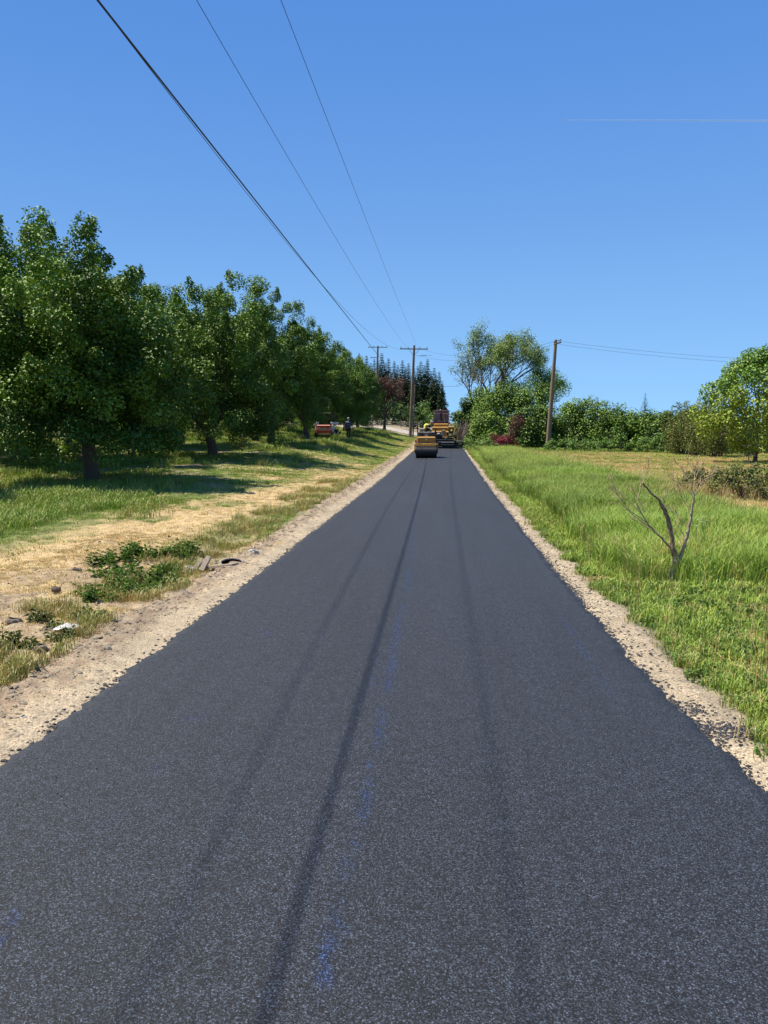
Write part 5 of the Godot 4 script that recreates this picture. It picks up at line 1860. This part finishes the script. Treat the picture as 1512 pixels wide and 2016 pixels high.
	var trunk := part("trunk", limb.call([[1320, 1154], [1325, 1130], [1331, 1108], [1331, 1096]], [.058, .048, .041, .037], Color(.9, .85, .8), .25, 12), M.greybark, dead)
	part("limb", limb.call([[1332, 1104], [1325, 1082], [1322, 1055], [1315, 1022], [1308, 1003], [1298, 985], [1280, 968], [1266, 951]], [.036, .027, .024, .022, .024, .015, .011, .009], Color(.72, .57, .44), .5), M.greybark, trunk)
	part("limb", limb.call([[1334, 1108], [1345, 1082], [1354, 1050], [1361, 1015], [1366, 978]], [.028, .021, .018, .015, .011], Color(1.0, .9, .78), .35), M.greybark, trunk)
	part("limb", limb.call([[1322, 1080], [1308, 1065], [1290, 1048], [1275, 1030], [1262, 1008], [1250, 985]], [.014, .012, .010, .008, .006, .004], Color(.95, .86, .76), .3, 6), M.greybark, trunk)
	var tw := MB.new()
	for s in [[1366, 978, 1368, 935, 1369, 915], [1366, 978, 1380, 955, 1402, 925], [1366, 978, 1360, 955, 1340, 915], [1366, 978, 1386, 945, 1394, 935], [1361, 1005, 1345, 985, 1336, 965], [1356, 1040, 1338, 1020, 1325, 1000], [1350, 1060, 1338, 1040, 1330, 1028], [1366, 978, 1350, 960, 1310, 935], [1275, 1030, 1240, 1005, 1195, 948], [1282, 1040, 1248, 1015, 1222, 990], [1290, 1048, 1262, 1030, 1240, 1018], [1269, 1008, 1255, 980, 1240, 955], [1266, 951, 1272, 930, 1281, 905], [1300, 987, 1306, 980, 1313, 972], [1262, 1010, 1238, 985, 1210, 962], [1368, 935, 1360, 918, 1352, 902], [1345, 1080, 1337, 1060, 1326, 1040], [1380, 955, 1378, 930, 1384, 908], [1386, 945, 1400, 938, 1412, 915], [1368, 945, 1376, 925, 1372, 900], [1350, 940, 1342, 922, 1325, 905], [1222, 985, 1212, 958, 1200, 930], [1255, 985, 1262, 955, 1258, 930], [1338, 1020, 1328, 1012, 1312, 995], [1336, 965, 1326, 950, 1322, 930]]:
		var ta: Vector3 = at2.call(s[0], s[1])
		var tm: Vector3 = at2.call(s[2], s[3], .05)
		var te: Vector3 = at2.call(s[4], s[5], .1)
		tw.tube([ta, tm, te], [.0065, .005, .003], 5, Color(1.0, .88, .75), true, 0.0, .3)
		for q in 4:
			var f := rng.randf_range(.3, .95)
			var o := tm.lerp(te, f)
			tw.tube([o, o + ((te - tm).normalized() + unit() * .8).normalized() * rng.randf_range(.06, .16)], [.003, .0018], 4, Color(1.0, .88, .75))
	part("twigs", tw, M.greybark, trunk)
	# string across the right verge
	var sa := pick(1405.0, 1310.0)
	var sb := pick(1512.0, 1370.0)
	var sc := sb + (sb - sa) * .3
	var sm := MB.new()
	var sp := []
	for k in 21:
		var q := sa.lerp(sc, k / 20.0)
		q.y = elev(q.x, -q.z) + .10 + .01 * sin(k * 1.7)
		sp.append(q)
	sm.tube(sp, sp.map(func(_q): return .0014), 5)
	single("string_line", sm, M.string, "thin tan string stretched over the grass along the right shoulder", "string")
	# white blossoms by the dead sapling
	rng.seed = 44
	var fl := thing("wild_flower", "small white flower heads in the tall grass beside the dead sapling", "flower", on_ground(1378.0, 9.6))
	var fs := MB.new()
	var ff := MB.new()
	for k in 7:
		var tip := at_d(1360.0 + rng.randf() * 36.0, 1012.0 + rng.randf() * 24.0, 9.6) - fl.position
		fs.cyl(Vector3(tip.x * .6, 0, tip.z), tip, .003, .002, 5)
		for q in 16:
			var o := unit() * .018
			o.y = absf(o.y) * .3
			var u := unit().slide(Vector3.UP).normalized()
			ff.quad(tip + o, tip + o + u * .008, tip + o + u * .012 + u.cross(Vector3.UP) * .008, tip + o + u.cross(Vector3.UP) * .008)
	part("stems", fs, mat(Color(.12, .2, .04), .8), fl)
	part("petals", ff, M.white, fl)
	# leaning white marker and the posts by the side road
	var wp := MB.new()
	var wa := on_ground(948.0, 68.0)
	wp.cyl(wa - Vector3(0, .1, 0), at_d(976.0, 832.0, 68.3), .035, .035, 8)
	single("leaning_marker", wp, M.white, "white marker rod leaning out of the weeds beside the lane", "marker")
	var ya := on_ground(718.5, 108.0)
	var ym := MB.new()
	ym.box(Vector3(0, .75, 0), Vector3(.16, 1.7, .06), .01, Basis(Vector3(0, 0, 1), -.17))
	var yp := thing("marker_post", "pale yellow marker post leaning beside the gravel side road", "post", ya)
	part("post", ym, M.paintyellow, yp)
	var yt := MB.new()
	yt.box(Vector3(.20, 1.55, .04), Vector3(.17, .35, .03), .01, Basis(Vector3(0, 0, 1), -.17))
	part("reflector", yt, M.white, yp)
	var bp := on_ground(733.0, 108.0)
	var bm := MB.new()
	bm.tube([Vector3(0, -.2, 0), Vector3(0, 1.0, 0), Vector3(.02, 1.65, 0)], [.13, .125, .11], 10, Color.WHITE, true, .03)
	single("wooden_post", bm, M.greywood, "stout grey wooden post beside the leaning yellow marker", "post", "", bp)
	var fb := on_ground(770.0, 116.0)
	var fence := thing("rail_fence", "low wooden rail fence beyond the side road behind the plum", "fence", fb)
	for k in 4:
		var m := MB.new()
		m.box(Vector3(-4.5 + k * 3.0, .35, 0), Vector3(.14, .9, .14), .01)
		part("post", m, M.greywood, fence)
	for k in 2:
		var m := MB.new()
		m.box(Vector3(0, .28 + k * .34, .09), Vector3(9.4, .14, .05), .008)
		part("rail", m, M.board, fence)
	# vapour trail of an airliner, high up
	var ta := at_d(1088.0, 236.0, 9000.0)
	var tb := at_d(1640.0, 238.5, 9000.0)
	var tr := MB.new()
	tr.tube([ta, ta.lerp(tb, .06), ta.lerp(tb, .3), ta.lerp(tb, .7), tb], [.5, 4.0, 6.0, 8.5, 11.0], 8)
	single("vapour_trail_cloud", tr, M.trail, "thin white vapour trail crossing the upper right sky", "vapour trail")

func _ready() -> void:
	# camera
	cam = Camera3D.new()
	cam.name = "camera"
	cam.fov = rad_to_deg(2.0 * atan(1008.0 / FOCAL))
	cam.far = 60000.0
	cam.near = 0.05
	add_child(cam)
	cam.position = Vector3(0, EYE, 0)
	cam.rotation = Vector3(-atan(166.0 / FOCAL), atan(119.0 / FOCAL), 0)
	# sky and light
	var sky_mat := ProceduralSkyMaterial.new()
	sky_mat.sky_top_color = srgb(.039, .127, .368)
	sky_mat.sky_horizon_color = srgb(.185, .360, .57)
	sky_mat.sky_curve = 0.16
	sky_mat.ground_bottom_color = Color(.2, .22, .15)
	sky_mat.ground_horizon_color = Color(.5, .55, .5)
	sky_mat.sun_angle_max = 8.0
	var sky := Sky.new()
	sky.sky_material = sky_mat
	var env := Environment.new()
	env.background_mode = Environment.BG_SKY
	env.sky = sky
	env.tonemap_mode = Environment.TONE_MAPPER_LINEAR
	env.tonemap_exposure = 1.9
	env.sdfgi_enabled = true
	env.ssao_enabled = true
	env.ssil_enabled = true
	var we := WorldEnvironment.new()
	we.name = "world_environment"
	we.environment = env
	add_child(we)
	var sun := DirectionalLight3D.new()
	sun.name = "sun"
	sun.light_energy = 1.6
	sun.light_angular_distance = 0.53
	sun.light_color = Color(1.0, .955, .88)
	sun.shadow_enabled = true
	add_child(sun)
	var az := deg_to_rad(9.0)
	var el := deg_to_rad(63.0)
	sun.look_at_from_position(Vector3.ZERO, -Vector3(-cos(az) * cos(el), sin(el), -sin(az) * cos(el)), Vector3.UP)
	# noise fields
	n_a.seed = 5; n_a.frequency = .28; n_a.fractal_octaves = 3
	n_b.seed = 6; n_b.frequency = 1.1; n_b.fractal_octaves = 3
	n_c.seed = 7; n_c.frequency = 5.0; n_c.fractal_octaves = 2
	n_s.seed = 8; n_s.frequency = .9; n_s.fractal_octaves = 4
	make_materials()
	print("materials ", Time.get_ticks_msec())
	make_ground()
	make_lane()
	print("land ", Time.get_ticks_msec())
	make_trees()
	print("trees ", Time.get_ticks_msec())
	make_poles()
	make_vehicles()
	make_people()
	print("things ", Time.get_ticks_msec())
	make_verge_things()
	make_stones()
	make_grass()
	print("done ", Time.get_ticks_msec())
